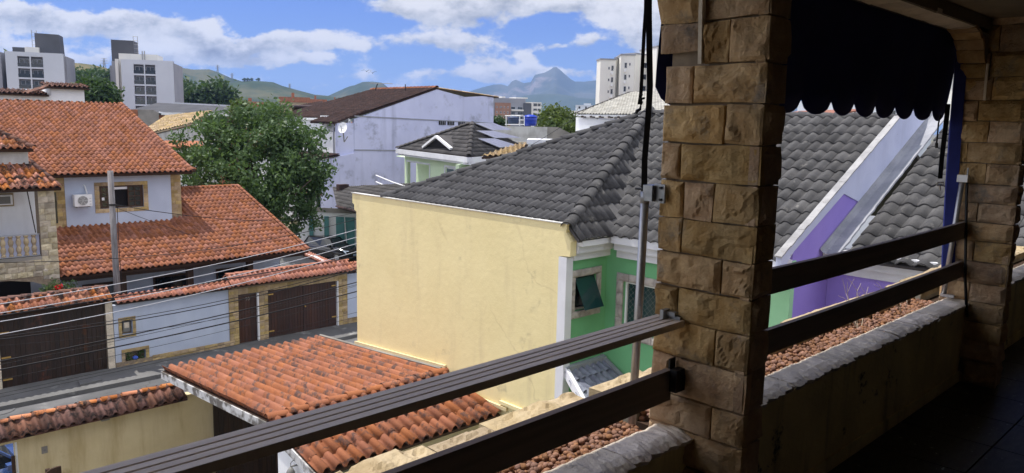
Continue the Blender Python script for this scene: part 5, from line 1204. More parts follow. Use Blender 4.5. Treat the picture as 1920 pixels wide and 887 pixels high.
# brown roof: west slope from the eave up to the ridge, small east slope
pk = PY(819, 167, LYW); ev = PY(664, 222, LYW); RXL = pk.x
rg1 = PX(697, 171, RXL); e0 = PX(548, 223, LXC - .4); e1 = PX(668, 222, LXC - .4)
zr = pk.z; ze = e1.z; YF = rg1.y
dr = slope(lh, (LXC - .4, YF + 3, ze), -EY, [(LXC - .4, YF + 3, ze), (LXC - .4, LYW - .05, ze), (RXL, LYW - .05, zr + .1), (RXL, YF, zr + .1)], (RXL, LYW, zr + .1), .30, .42, 'brown_tile', h=.09, deckmat='brown_tile', nind=0)
caps(dr, (RXL, LYW - .05, zr + .15), (RXL, YF, zr + .15), .22, .6, 'terra')
slope(lh, (RXL + 9, LYW, zr - .5), EY, [(RXL + 8.2, LYW - .05, zr - .9), (RXL + 8.2, YF, zr - .9), (RXL, YF, zr + .1), (RXL, LYW - .05, zr + .1)], (RXL, LYW, zr + .1), .30, .42, 'straw_tile', h=.09, deckmat='darkwood', nind=0)
MB().box((LXC - .3, LYW + .31, 0), (LXC, YF + 2, ze - .1)).build('street_wall', 'white', lh)
MB().box((LXC - .45, LYW - .05, ze - .22), (LXC - .28, YF + 3, ze - .02)).build('eave_fascia', 'white', lh)
# upper balcony in front of the street wall
xb = LXC - 1.6
w0 = PX(600, 262, xb); 
MB().box((xb, LYW + .01, PX(640, 290, xb).z - .2), (xb + .15, LYW + 13, PX(640, 248, xb).z)).build('balcony_parapet', 'white', lh)
MB().box((xb - .03, LYW + .3, PX(640, 248, xb).z), (xb + .2, LYW + 13, PX(640, 248, xb).z + .08)).build('parapet_cap', 'apart_mid', lh)
pa = PX(661, 290, xb); MB().box((xb - .01, LYW - .0, pa.z - .2), (xb + 1.7, LYW + .3, PX(661, 231, xb).z)).build('corner_pier', 'lilac', lh)
MB().tube([(xb - .05, LYW + .5, pa.z), (xb - .05, LYW + .5, PX(661, 234, xb).z)], .07, 6).build('downpipe', 'apart_mid', lh)
wd = PX(632, 238, LXC - .32); wn = MB().box((LXC - .35, wd.y - .75, wd.z - .95), (LXC - .303, wd.y + .75, wd.z + .95)).build('window', 'pvc', lh)
for s in (-1, 1): MB().box((LXC - .37, wd.y - .6, wd.z + (.05 if s > 0 else -.85)), (LXC - .352, wd.y + .6, wd.z + (.85 if s > 0 else -.05))).build('pane', 'glass', wn)
q = PX(633, 234, LXC - .38); MB().box((LXC - .40, q.y - .45, q.z - .15), (LXC - .375, q.y + .45, q.z + .3)).build('yellow_sign', 'hinge', wn)
# small roofs on the street side
e0, e1 = PX(644, 228.5, xb - .3), PX(664, 231, xb - .3)
slope(lh, (xb - .3, LYW + 4.2, e1.z), -EY, [(xb - .3, LYW + 4.2, e1.z), (xb - .3, LYW - .05, e1.z), (xb + 3.2, LYW - .05, e1.z + 1.25), (xb + 3.2, LYW + 4.2, e1.z + 1.25)], (xb + 3.2, LYW, e1.z + 1.25), .3, .42, 'brown_tile', h=.09, deckmat='brown_tile', nind=0)
e0 = PX(548, 240, xb - .4)
slope(lh, (xb - .4, LYW + 26, e0.z), -EY, [(xb - .4, LYW + 26, e0.z), (xb - .4, LYW + 12.5, e0.z), (xb + 1.6, LYW + 12.5, e0.z + .85), (xb + 1.6, LYW + 26, e0.z + .85)], (xb + 1.6, LYW + 20, e0.z + .85), .3, .42, 'brown_tile', h=.09, deckmat='brown_tile', nind=0)
e1 = PX(668, 291, xb - 1.9); x0 = xb - 2.3
slope(lh, (x0, LYW + 12, PX(650, 304, x0).z), -EY, [(x0, LYW + 13, PX(645, 304, x0).z), (x0, LYW - .4, PX(645, 304, x0).z), (xb, LYW - .4, PX(650, 291, xb).z), (xb, LYW + 13, PX(650, 291, xb).z)], (xb, LYW, PX(650, 291, xb).z), .3, .42, 'brown_tile', h=.09, deckmat='brown_tile', nind=0)
zl = PX(645, 306, x0).z
MB().box((x0 + .2, LYW - .3, 0), (x0 + .4, LYW + 3.6, zl - .1)).box((x0 + .2, LYW + 6.6, 0), (x0 + .4, LYW + 13, zl - .1)).box((x0 + .2, LYW + 3.6, 0), (x0 + .4, LYW + 6.6, zl - 2.0)).build('lower_wall', 'white', lh)
MB().slab([(x0 + .2, LYW - .3, 0), (LXC, LYW - .3, 0), (LXC, LYW - .3, zl + .6), (x0 + .2, LYW - .3, zl - .1)], (0, .29, 0)).build('lower_flank', 'lilac', lh)
bw_ = MB().box((x0 + .6, LYW + 3.6, zl - 2.0), (x0 + .7, LYW + 6.6, zl - .1)).build('barred_window', 'glass', lh)
for k in range(6): MB().box((x0 + .25, LYW + 3.9 + k * .45, zl - 2.0), (x0 + .29, LYW + 3.95 + k * .45, zl - .1)).build('bar', 'pvc', bw_)
for k in range(3): MB().box((x0 + .22, LYW + 3.6, zl - 1.7 + k * .6), (x0 + .249, LYW + 6.6, zl - 1.65 + k * .6)).build('bar', 'pvc', bw_)
MB().box((x0 - .1, LYW - .4, zl - 3.0), (x0 + .5, LYW + 7, zl - 2.8)).build('sill', 'terra', lh)
t = thing('air_conditioner', 'air conditioner box high on the white wall of the lilac house', 'air conditioner', PX(607, 227, LXC - .7))
c = PX(607, 227, LXC - .7); MB().box((c.x, c.y - .6, c.z - .55), (c.x + .35, c.y + .6, c.z + .5)).build('casing', 'pvc', t); MB().tube([(c.x - .02, c.y + .15, c.z), (c.x - .005, c.y + .15, c.z)], .38, 14).build('fan', 'grille', t)
t = thing('satellite_dish', 'white satellite dish on the balcony of the lilac house', 'satellite dish', PX(648, 250, xb - .3))
c = PX(643, 240, xb - .5); ax = Vector((-.72, -.58, .35)).normalized(); s1 = ax.cross(EZ).normalized(); s2 = s1.cross(ax)
vs = [c]; fs = []
for k in range(1, 4):
    for i in range(18): a = i * math.pi / 9; rr = k / 3; vs.append(c + (s1 * math.cos(a) * .40 + s2 * math.sin(a) * .50) * rr + ax * (.10 * rr * rr))
for i in range(18):
    fs.append((0, 1 + i, 1 + (i + 1) % 18))
    for k in range(2): fs.append((1 + k * 18 + i, 19 + k * 18 + i, 19 + k * 18 + (i + 1) % 18, 1 + k * 18 + (i + 1) % 18))
MB().add(vs, fs).build('reflector', 'pvc', t, True); MB().tube([c + s2 * -.45 + ax * .1, c + ax * .55], .03, 5).build('feed_arm', 'grille', t); MB().tube([c, c - EZ * 1.1 - ax * .3], .05, 5).tube([c - EZ * 1.1 - ax * .3, PX(652, 256, xb)], .04, 5).build('mount', 'grille', t)
t = thing('roof_antenna', 'thin yagi antenna on the ridge of the dark brown roof', 'antenna', (RXL, LYW + 10, zr))
a, b = SD(703, 170, 82), SD(708, 157, 82); MB().tube([a, b], .05, 5).build('mast', 'blackmetal', t); mb = MB(); p0, p1 = SD(696, 156, 82), SD(735, 157, 82); mb.tube([p0, p1], .035, 4)
for k in range(9): q = p0.lerp(p1, k / 8); mb.tube([q + Vector((.3, .3, 0)), q - Vector((.3, .3, 0))], .02, 4)
mb.build('boom', 'steel', t)
t = thing('roof_rod', 'short thin rod standing on the brown roof ridge right of the antenna', 'rod'); MB().tube([SD(760, 170, 76), SD(760, 158, 76)], .05, 5).build('shaft', 'blackmetal', t)

# green-walled house with dark hip roof and solar panels
hh_ = thing('hip_roofed_house', 'mint green house with a dark hip roof carrying solar panels', 'house', (31, 34, 0))
ZH = 7.3
HLt, HC_, HR = PZ(745, 278, ZH), PZ(879, 293.5, ZH), SD(1003, 283, 47); HR.z = ZH; APX = SD(885, 231, 44)
HBk = SD(960, 262, 56); HBk.z = ZH
dA = slope(hh_, HLt, HC_ - HLt, [HLt, HC_, APX], APX, .34, .30, 'slate_tile', h=.03, lift=.03, prof='flat', deckmat='darkwood', nind=0)
dB = slope(hh_, HC_, HR - HC_, [HC_, HR, APX], APX, .34, .30, 'slate_tile', h=.03, lift=.03, prof='flat', deckmat='darkwood', nind=0)
caps(dA, HC_, APX, .16, .5, 'slate_tile'); caps(dA, HLt, APX, .16, .5, 'slate_tile'); caps(dB, HR, APX, .12, .5, 'slate_tile')
TA, LA = frame2(HLt, HC_); TB, LB = frame2(HC_, HR)
for T_, L_ in ((TA, LA), (TB, LB)):
    MB(T_).box((-.1 if T_ is TA else .05, -.08, ZH - .32), (L_ + .0, .18, ZH - .04)).build('gutter', 'trim', hh_)
    MB(T_).box((.0 if T_ is TA else .19, .02, ZH - .44), (L_, .45, ZH - .321)).build('cornice', 'trim', hh_)
def sA(px, z, T_, dep=0.0):
    """distance along a facade (set back by dep) where a sight line crosses it"""
    r = ray(px, 300); o = T_.translation + Vector((T_[0][1], T_[1][1], 0)) * dep; u = Vector((T_[0][0], T_[1][0])); det = u.x * -r.y + u.y * r.x
    k = (-o.x * -r.y + -o.y * r.x) / det; return k
s0, s1, s2, s3 = sA(764, 0, TA, .5), sA(806, 0, TA, .5), sA(836, 0, TA, .5), sA(866, 0, TA, .5)
MB(TA).wallhole((0, .5), (1, 0), LA + .0, 0, ZH - .45, (0, .2), [(s0, 3.6, s1, ZH - .85), (s2, 4.9, s3, ZH - .80)]).build('wall', 'mint', hh_)
MB(TB).box((.2, .7, 0), (LB, .9, ZH - .45)).build('wall', 'mint', hh_)
MB(TA).box((s0 - 3, 2.2, 3.4), (s1 + 2.5, 2.4, ZH - .6)).box((s0 - 3, .75, ZH - .64), (s1 + 2.5, 2.19, ZH - .6)).build('porch_wall', 'mint', hh_)
MB(TA).box((s1 - 1.5, 2.13, 4.2), (s1 - .1, 2.19, ZH - 1.3)).build('porch_door', 'glass_teal', hh_)
w_ = MB(TA).box((s2, .55, 4.9), (s3, .6, ZH - .80)).build('window', 'pvc', hh_)
for a, b in ((s2 + .08, (s2 + s3) / 2 - .05), ((s2 + s3) / 2 + .05, s3 - .08)): MB(TA).box((a, .53, 4.95), (b, .549, ZH - .88)).build('pane', 'glass_teal', w_)
MB(TA).box((s2 - .12, .44, ZH - .79), (s3 + .12, .499, ZH - .69)).box((s2 - .12, .44, 4.8), (s2 - .003, .499, ZH - .795)).box((s3 + .003, .44, 4.8), (s3 + .12, .499, ZH - .795)).build('window_trim', 'trim', hh_)
MB(TA).box((s0 - .1, .44, ZH - .84), (s1 + .1, .499, ZH - .74)).box((s1 + .003, .44, 3.6), (s1 + .1, .499, ZH - .845)).build('porch_trim', 'trim', hh_)
t = thing('water_heater', 'small white gas heater with a dark pipe in the porch of the mint house', 'heater', TA @ Vector((s0 + .9, 2.0, 5)))
MB(TA).box((s0 + .6, 1.9, 5.4), (s0 + 1.1, 2.19, 6.3)).build('casing', 'pvc', t); MB(TA).tube([(s0 + .8, 2.0, 5.4), (s0 + .8, 2.0, 5.1), (s0 + .1, .4, 5.0), (s0 - .1, .4, 3.6)], .07, 5).build('pipe', 'blackmetal', t)
t = thing('air_conditioner', 'small beige window air conditioner in the porch of the mint house', 'air conditioner', TA @ Vector((s0 + 2, 2.0, 5.5)))
MB(TA).box((s0 + 1.7, 1.8, 5.55), (s0 + 2.5, 2.19, 6.1)).build('casing', 'capstone', t); MB(TA).box((s0 + 1.75, 1.78, 5.6), (s0 + 2.2, 1.799, 6.05)).build('grille', 'grille', t)
rl = thing('balcony_railing', 'white pipe railing in front of the mint house porch', 'railing', TA @ Vector((s0, -.6, 4)))
for k, z in enumerate((4.2, 4.6, 5.05)): MB(TA).tube([(s0 - 4.2, -.3, z + .25), (s0, -.5, z + .1), (s1 + .6, -.6, z)], .045, 5).build('bar', 'pvc', rl)
for s_ in (s0 - .2, s1 + .3): MB(TA).tube([(s_, -.55, 3.3), (s_, -.55, 4.7)], .05, 5).build('post', 'pvc', rl)
# dormer
def onA(px, py):                                        # point on slope A
    n = (HC_ - HLt).cross(APX - HLt); r = ray(px, py); o = Vector((0, 0, HC)); k = (HLt - o).dot(n) / r.dot(n); return o + r * k
def onB(px, py):
    n = (HR - HC_).cross(APX - HC_); r = ray(px, py); o = Vector((0, 0, HC)); k = (HC_ - o).dot(n) / r.dot(n); return o + r * k
d0, d1 = onA(797, 276), onA(850, 279); dm = (d0 + d1) / 2; out = Vector((TA[0][1], TA[1][1], 0)) * -1
ap_ = PZ(822, 256, 0) ; k = ((d0 - Vector((0, 0, HC))).dot(out)) / ray(822, 256).dot(out); dap = Vector((0, 0, HC)) + ray(822, 256) * k
dm_ = MB().slab([d0 + out * .05, d1 + out * .05, dap + out * .05], -out * .05).build('dormer', 'dark', hh_)
mb = MB().bar(d0 + out * .12, dap + out * .12, .16, .13).bar(dap + out * .12, d1 + out * .12, .16, .13); mb.build('dormer_trim', 'pvc', dm_)
inn = -out * 2.2
MB().slab([d0, dap, dap + inn, d0 + inn * .05], (0, 0, .05)).slab([d1, dap, dap + inn, d1 + inn * .05], (0, 0, .05)).build('dormer_roof', 'slate_tile', dm_)
# solar panels: three rows of panels lying on slope B
nB = (HR - HC_).cross(APX - HC_).normalized(); nB = nB if nB.z > 0 else -nB
def prow(A, Bq, C, Dq, n):
    """row quad: top-left, top-right, bottom-right, bottom-left as photo points on slope B"""
    A, Bq, C, Dq = [onB(*q) + nB * .14 for q in (A, Bq, C, Dq)]
    for i in range(n):
        f0, f1 = i / n + .006, (i + 1) / n - .006
        q = [A.lerp(Bq, f0), A.lerp(Bq, f1), Dq.lerp(C, f1), Dq.lerp(C, f0)]
        fr = MB().slab(q, nB * .03).build('solar_panel', 'panelframe', hh_)
        cc = sum(q, Vector()) / 4; MB().slab([cc + (p_ - cc) * .94 + nB * .031 for p_ in q], nB * .006).build('cell_glass', 'panel', fr)
prow((888, 236), (938, 247), (921, 249.5), (921, 249.5), 1) if False else None
prow((888.5, 235.5), (922, 234.5), (958, 247.5), (920.5, 248.5), 3)
prow((890.5, 249.2), (921.5, 249.2), (974, 262.5), (924, 262.6), 4)
prow((893, 264.2), (924.5, 263.6), (972, 278), (933, 280.5), 4)

# ochre tiled roof, white parapet, tank wall
t = thing('ochre_tiled_house', 'small house with an ochre tiled roof showing behind the grey ridge', 'house', (33, 28, 0))
a, b, c_, d_ = SD(903, 294, 36), SD(965, 291, 36), SD(990, 270, 41), SD(970, 270, 41)
slope(t, a, b - a, [a, b, c_, d_], c_, .26, .36, 'straw_tile', h=.08, deckmat='darkwood', nind=0)
T_, L_ = frame2(a, b); MB(T_).box((.2, .4, 0), (L_ + 4, .6, a.z - .08)).build('wall', 'white', t)
t = thing('white_parapet_house', 'flat white parapet wall behind the grey ridge tiles', 'house', (37, 33, 0))
a, b = SD(990, 270, 44), SD(1062, 266, 44); T_, L_ = frame2(a, b); za = a.z
MB(T_).box((0, 0, 0), (L_ + 3, 4, za)).build('wall', 'white', t); MB(T_).box((-.08, -.1, za), (L_ + 3, 4.1, za + .25)).build('coping', 'trim', t)
t = thing('tank_wall', 'stained grey wall carrying two blue water tanks', 'wall', (48, 45, 0))
a, b = SD(925, 236, 62), SD(1047, 237, 62); T_, L_ = frame2(a, b); za = a.z
MB(T_).box((-2, 0, 0), (L_ * .83, .3, za)).build('wall', 'white_dirty', t); MB(T_).box((L_ * .83 + .003, 0, 0), (L_, .3, za)).build('wall', 'block', t)
MB(T_).slab([(L_ + .003, 0, 0), (L_ + 1.9, 0, 0), (L_ + 1.9, 0, za - .9), (L_ + .003, 0, za)], (0, .3, 0)).build('wall', 'block', t)
MB(T_).box((-2, .301, 0), (L_, 9, za - .3)).build('building', 'block', t)
MB(T_).tube([(L_ * .25, -.1, za - 1.3), (L_ * .8, -.1, za - 1.2)], .05, 5).build('pipe', 'capstone', t)
def tank(px0, px1, pyt, pyb, D, mat, label, sq):
    a, b = SD(px0, pyb, D), SD(px1, pyb, D); r = (b - a).length / 2; c = (a + b) / 2; hgt = SD(px0, pyt, D).z - a.z
    t = thing('water_tank', label, 'water tank', c, 'water tanks on the wall')
    pr = [(r * .86, 0), (r * .9, hgt * .2), (r * .93, hgt * .22), (r * .93, hgt * .26), (r * .94, hgt * .48), (r * .97, hgt * .5), (r * .97, hgt * .54), (r * .98, hgt * .8)]
    MB().lathe(c, pr, 24).build('body', mat, t, True); MB().lathe(c, [(r * 1.03, hgt * .76), (r * 1.03, hgt * .82), (r * .9, hgt * .9), (r * .4, hgt * .98), (r * .3, hgt)], 24).build('lid', mat, t, True)
    return t
tank(981, 1007, 215, 236, 62.5, 'tank', 'bright blue round water tank with its lid, the right one', False)
tank(951, 973, 218, 233, 62.5, 'tank_dark', 'dark slate blue water tank in a white frame, the left one', False)
fr = thing('tank_frame', 'white steel frame around the dark blue water tank', 'frame', SD(962, 235, 62))
for px in (949, 974.5, 983): MB().tube([SD(px, 236, 61), SD(px, 217, 61)], .035, 5).build('post', 'pvc', fr)
MB().tube([SD(947, 217, 61), SD(976, 217, 61)], .035, 5).tube([SD(947, 233.5, 61), SD(984, 233.5, 61)], .03, 5).build('beam', 'pvc', fr)

# house with off-white tiles at right
wr = thing('white_tiled_house', 'house with an off white tiled hip roof and a grey porch behind the grey ridge', 'house', (46, 34, 0))
a, b = SD(1080, 214.5, 45), SD(1300, 222, 41); ap = SD(1182, 174, 54); ap2 = SD(1330, 172, 52)
b.z = a.z; ap2.z = ap.z
d_ = slope(wr, a, b - a, [a, b, ap2, ap], ap, .20, .34, 'white_tile', h=.07, deckmat='white', nind=90)
caps(d_, a, ap, .13, .4, 'slate_tile'); caps(d_, ap, ap2, .12, .4, 'slate_tile')
T_, L_ = frame2(a, b); za = a.z
MB(T_).box((-.25, .35, 0), (1.2, .6, za - .15)).build('side_wall', 'white', wr); MB(T_).box((.0, .3, za - .6), (L_, .5, za - .25)).build('porch_beam', 'trim', wr)
for k in range(16): MB(T_).box((.4 + k * .62, -.06, za - .18), (.52 + k * .62, .3, za - .08)).build('rafter_end', 'darkwood', wr)
MB(T_).box((1.3, 4, 0), (L_, 4.2, za - .3)).build('porch_back', 'apart_mid', wr); MB(T_).box((1.2, .6, 0), (1.4, 4, za - .2)).build('porch_side', 'lilac', wr)
MB(T_).box((1.3, 1.2, za - 1.6), (L_, 1.35, za - 1.35)).build('porch_rail', 'apart_mid', wr)
MB(T_).box((L_ * .5, .25, 0), (L_ * .5 + .3, .55, za - .6)).build('porch_post', 'trim', wr)

# far right strips seen under the awning and beyond the farther pillar
t = thing('far_roof', 'red tiled far roof under the awning left corner', 'house', SD(1480, 205, 70))
a, b = SD(1440, 215, 70), SD(1560, 216, 60); T_, L_ = frame2(a, b); MB(T_).box((0, 0, 0), (L_, 5, a.z - .2)).build('wall', 'white', t); MB(T_).slab([(-.3, -.3, a.z - .2), (L_, -.3, a.z - .2), (L_, 3, a.z + .3), (-.3, 3, a.z + .3)], (0, 0, .1)).build('roof', 'terra', t)
t = thing('distant_building', 'pale blue distant building under the awning scallops', 'building', SD(1520, 205, 110))
a, b = SD(1495, 205, 110), SD(1660, 205, 100); T_, L_ = frame2(a, b); MB(T_).box((0, 0, 0), (L_, 8, SD(1520, 190, 110).z)).build('walls', 'apart', t)
for k in range(6): w_ = MB(T_).box((1.5 + k * 3.2, -.04, a.z - 1.6), (2.9 + k * 3.2, -.004, a.z - .3)).build('window', 'glass', t)
t = thing('distant_building', 'beige block seen in the gap beside the farther pillar', 'building', SD(1790, 180, 80))
a, b = SD(1770, 215, 80), SD(1850, 215, 78); T_, L_ = frame2(a, b); MB(T_).box((0, 0, 0), (L_, 8, SD(1785, 143, 80).z)).build('walls', 'tower', t); MB(T_).box((-.2, -.2, SD(1785, 143, 80).z), (L_, 8.2, SD(1785, 138, 80).z)).build('parapet', 'trim', t)
for k in range(5):
    z = SD(1785, 133, 80).z + k * 1.1; MB(T_).box((-.5, -.4, z), (L_, 8, z + .5)).build('roof_step', 'metalroof', t)

# ================================================================== MID-GROUND behind the blue house
t = thing('stucco_building', 'white stucco building with dark red tile edging behind the orange roof', 'building', (12, 62, 0))
a, b = PY(-30, 190, 60), PY(159, 190, 60); zl, zh_ = PY(60, 178, 60).z, PY(120, 165, 60).z; xs = PY(95, 170, 60).x
MB().box((a.x, 60, 0), (xs, 68, zl)).box((xs + .002, 60, 0), (b.x, 68, zh_)).build('walls', 'white', t)
for x0, x1, z, y0 in ((a.x, xs - .2, zl, 59.6), (xs - .3, b.x + .3, zh_, 59.6)):
    p0 = (x0, y0, z + .02); slope(t, p0, EX, [p0, (x1, y0, z + .02), (x1, y0 + 2, z + .3), (x0, y0 + 2, z + .3)], (x0, y0 + 2, z + .3), .3, .5, 'terra_black', h=.12, lift=.06, deckmat='darkwood', nind=0)
MB().slab([(xs - 1.6, 59.7, zl + .05), (xs - 1.3, 59.7, zl + .05), (xs + .2, 59.7, zh_ + .1), (xs - .1, 59.7, zh_ + .1)], (0, .5, .15)).build('ramp_tiles', 'terra_black', t)
t = thing('straw_tiled_house', 'house with a weathered straw coloured tile roof left of the street tree', 'house', (24, 66, 0))
a, b = SD(262, 250, 60), SD(294, 252, 60); c_, d_ = SD(400, 220.5, 84), SD(311, 217.5, 82); e_ = SD(360, 231, 66)
slope(t, a, e_ - a, [a, b, e_, c_, d_], d_, .5, .45, 'straw_tile', h=.06, lift=.05, prof='wave', deckmat='sandcap', nind=0)
T_, L_ = frame2(b, e_); MB(T_).slab([(-2, .2, 0), (L_ + 6, .2, 0), (L_ + 6, .2, b.z + 1.0), (-2, .2, b.z - .2)], (0, .3, 0)).build('wall', 'white_dirty', t)
MB(T_).tube([(1.5, .1, b.z - .6), (1.6, .1, b.z - 2.5)], .09, 5).build('pipe', 'pvc', t)
a = SD(318, 277, 58); T_, L_ = frame2(SD(318, 280, 58), SD(352, 280, 58)); MB(T_).slab([(-.3, -.6, a.z), (L_ + 1, -.6, a.z), (L_ + 1, .8, a.z + .35), (-.3, .8, a.z + .35)], (0, 0, .12)).build('lean_to_roof', 'terra', t); MB(T_).box((0, 0, 0), (L_, .2, a.z)).build('lean_to_wall', 'white', t)
t = thing('block_shed', 'bare grey block wall with a raw red brick edge left of the straw tiled roof', 'shed', SD(275, 215, 88))
a, b = SD(232, 213, 88), SD(298, 215, 88); T_, L_ = frame2(a, b); MB(T_).slab([(L_ * .4, 0, 0), (L_, 0, 0), (L_, 0, SD(296, 212, 88).z), (L_ * .85, 0, SD(285, 206, 88).z), (L_ * .4, 0, SD(256, 205, 88).z)], (0, .3, 0)).build('block_wall', 'block', t); MB(T_).box((0, .1, 0), (L_ * .4 - .01, .4, SD(240, 205, 88).z)).build('brick_wall', 'brickred', t)
MB(T_).bar((L_, -.2, SD(296, 210, 88).z), (L_ + 1.6, -.2, SD(305, 218, 88).z), .4, .15).build('metal_brace', 'pvc', t)
t = thing('warehouse', 'long low warehouse with grey sheet roof and white gutter edges', 'warehouse', SD(345, 205, 120))
a, b = SD(255, 207, 118), SD(440, 213, 112); T_, L_ = frame2(a, b)
MB(T_).box((0, 0, 0), (L_, 10, a.z - .5)).build('walls', 'brickred', t); MB(T_).slab([(-1, -1, a.z - .4), (L_ + 1, -1, a.z - .9), (L_ + 1, 8, a.z + .5), (-1, 8, a.z + 1.0)], (0, 0, .25)).build('roof', 'metalroof', t); MB(T_).box((L_ * .3, -1.2, a.z - .55), (L_ + 1, -1.02, a.z - .2)).build('gutter', 'pvc', t)
a, b = SD(330, 198, 135), SD(436, 204.5, 128); T_, L_ = frame2(a, b); MB(T_).box((0, 0, 0), (L_, 8, a.z - .9)).build('rear_hall', 'apart_grey', t); MB(T_).slab([(0, -.5, a.z - .3), (L_, -.5, a.z - .6), (L_, -.5, a.z + .2), (0, -.5, a.z + .5)], (0, .3, 0)).build('rear_fascia', 'apart', t)
t = thing('yellow_house', 'pale yellow house with a dark brown roof behind the street tree', 'house', SD(525, 215, 95))
a, b = SD(500, 225, 95), SD(548, 225, 93); T_, L_ = frame2(a, b); MB(T_).box((0, 0, 0), (L_, 6, SD(520, 202, 95).z)).build('walls', 'beige', t)
MB(T_).slab([(-.4, -.4, SD(520, 202, 95).z), (L_ + 5, -.4, SD(520, 202, 95).z), (L_ + 5, 4, SD(520, 197, 95).z), (-.4, 4, SD(520, 199, 95).z)], (0, 0, .2)).build('roof', 'brown_tile', t)
a, b, c_, d_ = SD(556, 214, 90), SD(614, 205, 86), SD(608, 201, 98), SD(548, 200, 102); slope(t, a, b - a, [a, b, c_, d_], d_, .4, .5, 'brown_tile', h=.08, deckmat='darkwood', nind=0)

def red_block(px0, px1, pyt, D, label, red=True):
    a, b = SD(px0, 215, D), SD(px1, 215, D); T_, L_ = frame2(a, b); zt = SD((px0 + px1) / 2, pyt, D).z
    t = thing('apartment_block', label, 'apartment block', a, 'low red roofed apartment blocks at the foot of the hills')
    MB(T_).box((0, 0, 0), (L_, 10, zt)).build('walls', 'sandcap', t); MB(T_).box((-.4, -.4, zt), (L_ + .4, 10.4, zt + 2.2)).build('roof', 'brickred', t)
    for k in range(int(L_ / 5)): MB(T_).box((1.2 + k * 5, -.1, zt - 2.4), (3 + k * 5, -.01, zt - 1)).build('window', 'glass', t)
    MB(T_).box((L_ * .4, 2, zt + 2.2), (L_ * .5, 6, zt + 4)).build('roof_tank', 'brickred', t)
red_block(525, 580, 192, 340, 'low beige block with red roof band, largest at the hill foot'); red_block(575, 612, 195, 380, 'low red roofed block just left of the brown lilac-house roof'); red_block(440, 505, 199, 400, 'low red roofed block farthest left in the row above the tree'); red_block(618, 640, 197, 400, 'smallest red roofed block in the row at the hill foot')

# ------------------------------------------------------------------ apartment towers
def win_grid(T_, parent, cols, rows, yoff=-.02, mat='glass', frame='apart_grey', bars=True):
    """recessed windows: each a frame ring with panes as sub-parts; cols [(s0,s1)], rows [(z0,z1)]"""
    for s0, s1 in cols:
        for z0, z1 in rows:
            w_ = MB(T_).box((s0, yoff - .05, z0), (s0 + .09, yoff, z1)).box((s1 - .09, yoff - .05, z0), (s1, yoff, z1)).box((s0 + .09, yoff - .05, z0), (s1 - .09, yoff, z0 + .09)).box((s0 + .09, yoff - .05, z1 - .09), (s1 - .09, yoff, z1)).build('window', frame, parent)
            MB(T_).box((s0 + .09, yoff - .02, z0 + .09), (s1 - .09, yoff - .005, z1 - .09)).build('pane', mat, w_)
            if bars: MB(T_).box(((s0 + s1) / 2 - .05, yoff - .045, z0 + .09), ((s0 + s1) / 2 + .05, yoff - .021, z1 - .09)).box((s0 + .09, yoff - .046, z0 + (z1 - z0) * .42), (s1 - .09, yoff - .0211, z0 + (z1 - z0) * .42 + .06)).build('glazing_bar', frame, w_)
def ladder(t, T_, s, d, z0, z1):
    mb = MB(T_).tube([(s, d, z0), (s, d, z1)], .06, 4).tube([(s + .9, d, z0), (s + .9, d, z1)], .06, 4)
    k = z0
    while k < z1: mb.tube([(s, d, k), (s + .9, d, k)], .045, 4); k += .9
    mb.build('ladder', 'steel', t)
def white_apart(pf0, pf1, D, label, pyt, win, rows, pent, low, mirror, ladder_px):
    a, b = SD(pf0, 165, D), SD(pf1, 165, D * .99); T_, L_ = frame2(a, b)
    def s(px): return sA(px, 0, T_)
    def z(py, px=pf0): return SD(px, py, D).z
    t = thing('apartment_tower', label, 'apartment tower', a, 'white apartment towers on the left')
    zt = z(pyt)
    c0, c1 = s(win[0]), s(win[1])
    zs = [z(q, win[0]) for q in rows]                     # slab lines top to bottom
    MB(T_).wallhole((0, 0), (1, 0), L_, 0, zt, (0, .5), [(c0, max(0, zs[-1]), c1, zs[0])]).build('front', 'apart', t)
    MB(T_).box((0, 1.6, 0), (L_, 14, zt - .4)).box((0, .5, 0), (.3, 1.6, zt)).box((L_ - .3, .5, 0), (L_, 1.6, zt)).build('body', 'apart_mid', t)
    mid_ = (c0 + c1) / 2
    MB(T_).box((c0, .45, 0), (c1, .52, zs[0])).build('bay_back', 'apart_grey', t)
    for q in zs[1:]: MB(T_).box((c0, -.05, q - .18), (c1, .449, q + .18)).build('floor_slab', 'apart', t)
    MB(T_).box((mid_ - .12, -.06, zs[-1]), (mid_ + .12, .448, zs[0])).build('bay_divider', 'apart', t)
    win_grid(T_, t, [(c0 + .25, mid_ - .3), (mid_ + .3, c1 - .25)], [(zs[i + 1] + .25, zs[i] - .45) for i in range(len(zs) - 1)], .44, frame='apart_mid')
    for i in range(len(zs) - 1):
        for x0, x1 in ((c0, mid_ - .12), (mid_ + .12, c1)): MB(T_).box((x0, -.03, zs[i + 1] + .18), (x1, .0, zs[i + 1] + .95)).build('balcony_glass', 'glass', t)
    for p0, p1, top, dd, mt in low: MB(T_).box((s(p0), dd, 0), (s(p1), 12, z(top, p0))).build('wing', mt, t)
    MB(T_).slab([(s(pent[0]), 3, zt - .3), (s(pent[1]), 3, zt - .3), (s(pent[1]) - .2, 3, z(pent[3], pent[1])), (s(pent[0]), 3, z(pent[2], pent[0]))], (0, 5, 0)).build('stair_tower', 'apart_grey', t)
    ladder(t, T_, s(ladder_px), 3.5, zt, z(pent[2] - 6, ladder_px))
    return t, T_, s, z
t, T_, s, z = white_apart(14, 122, 195, 'farther left white apartment tower with a dark stair block on its right', 96, (46, 93), [106, 127, 147, 168], (75, 122, 61, 65), [(4, 14, 97, .8, 'apart_mid'), (122, 134, 106, 1.5, 'apart_mid')], False, 69)
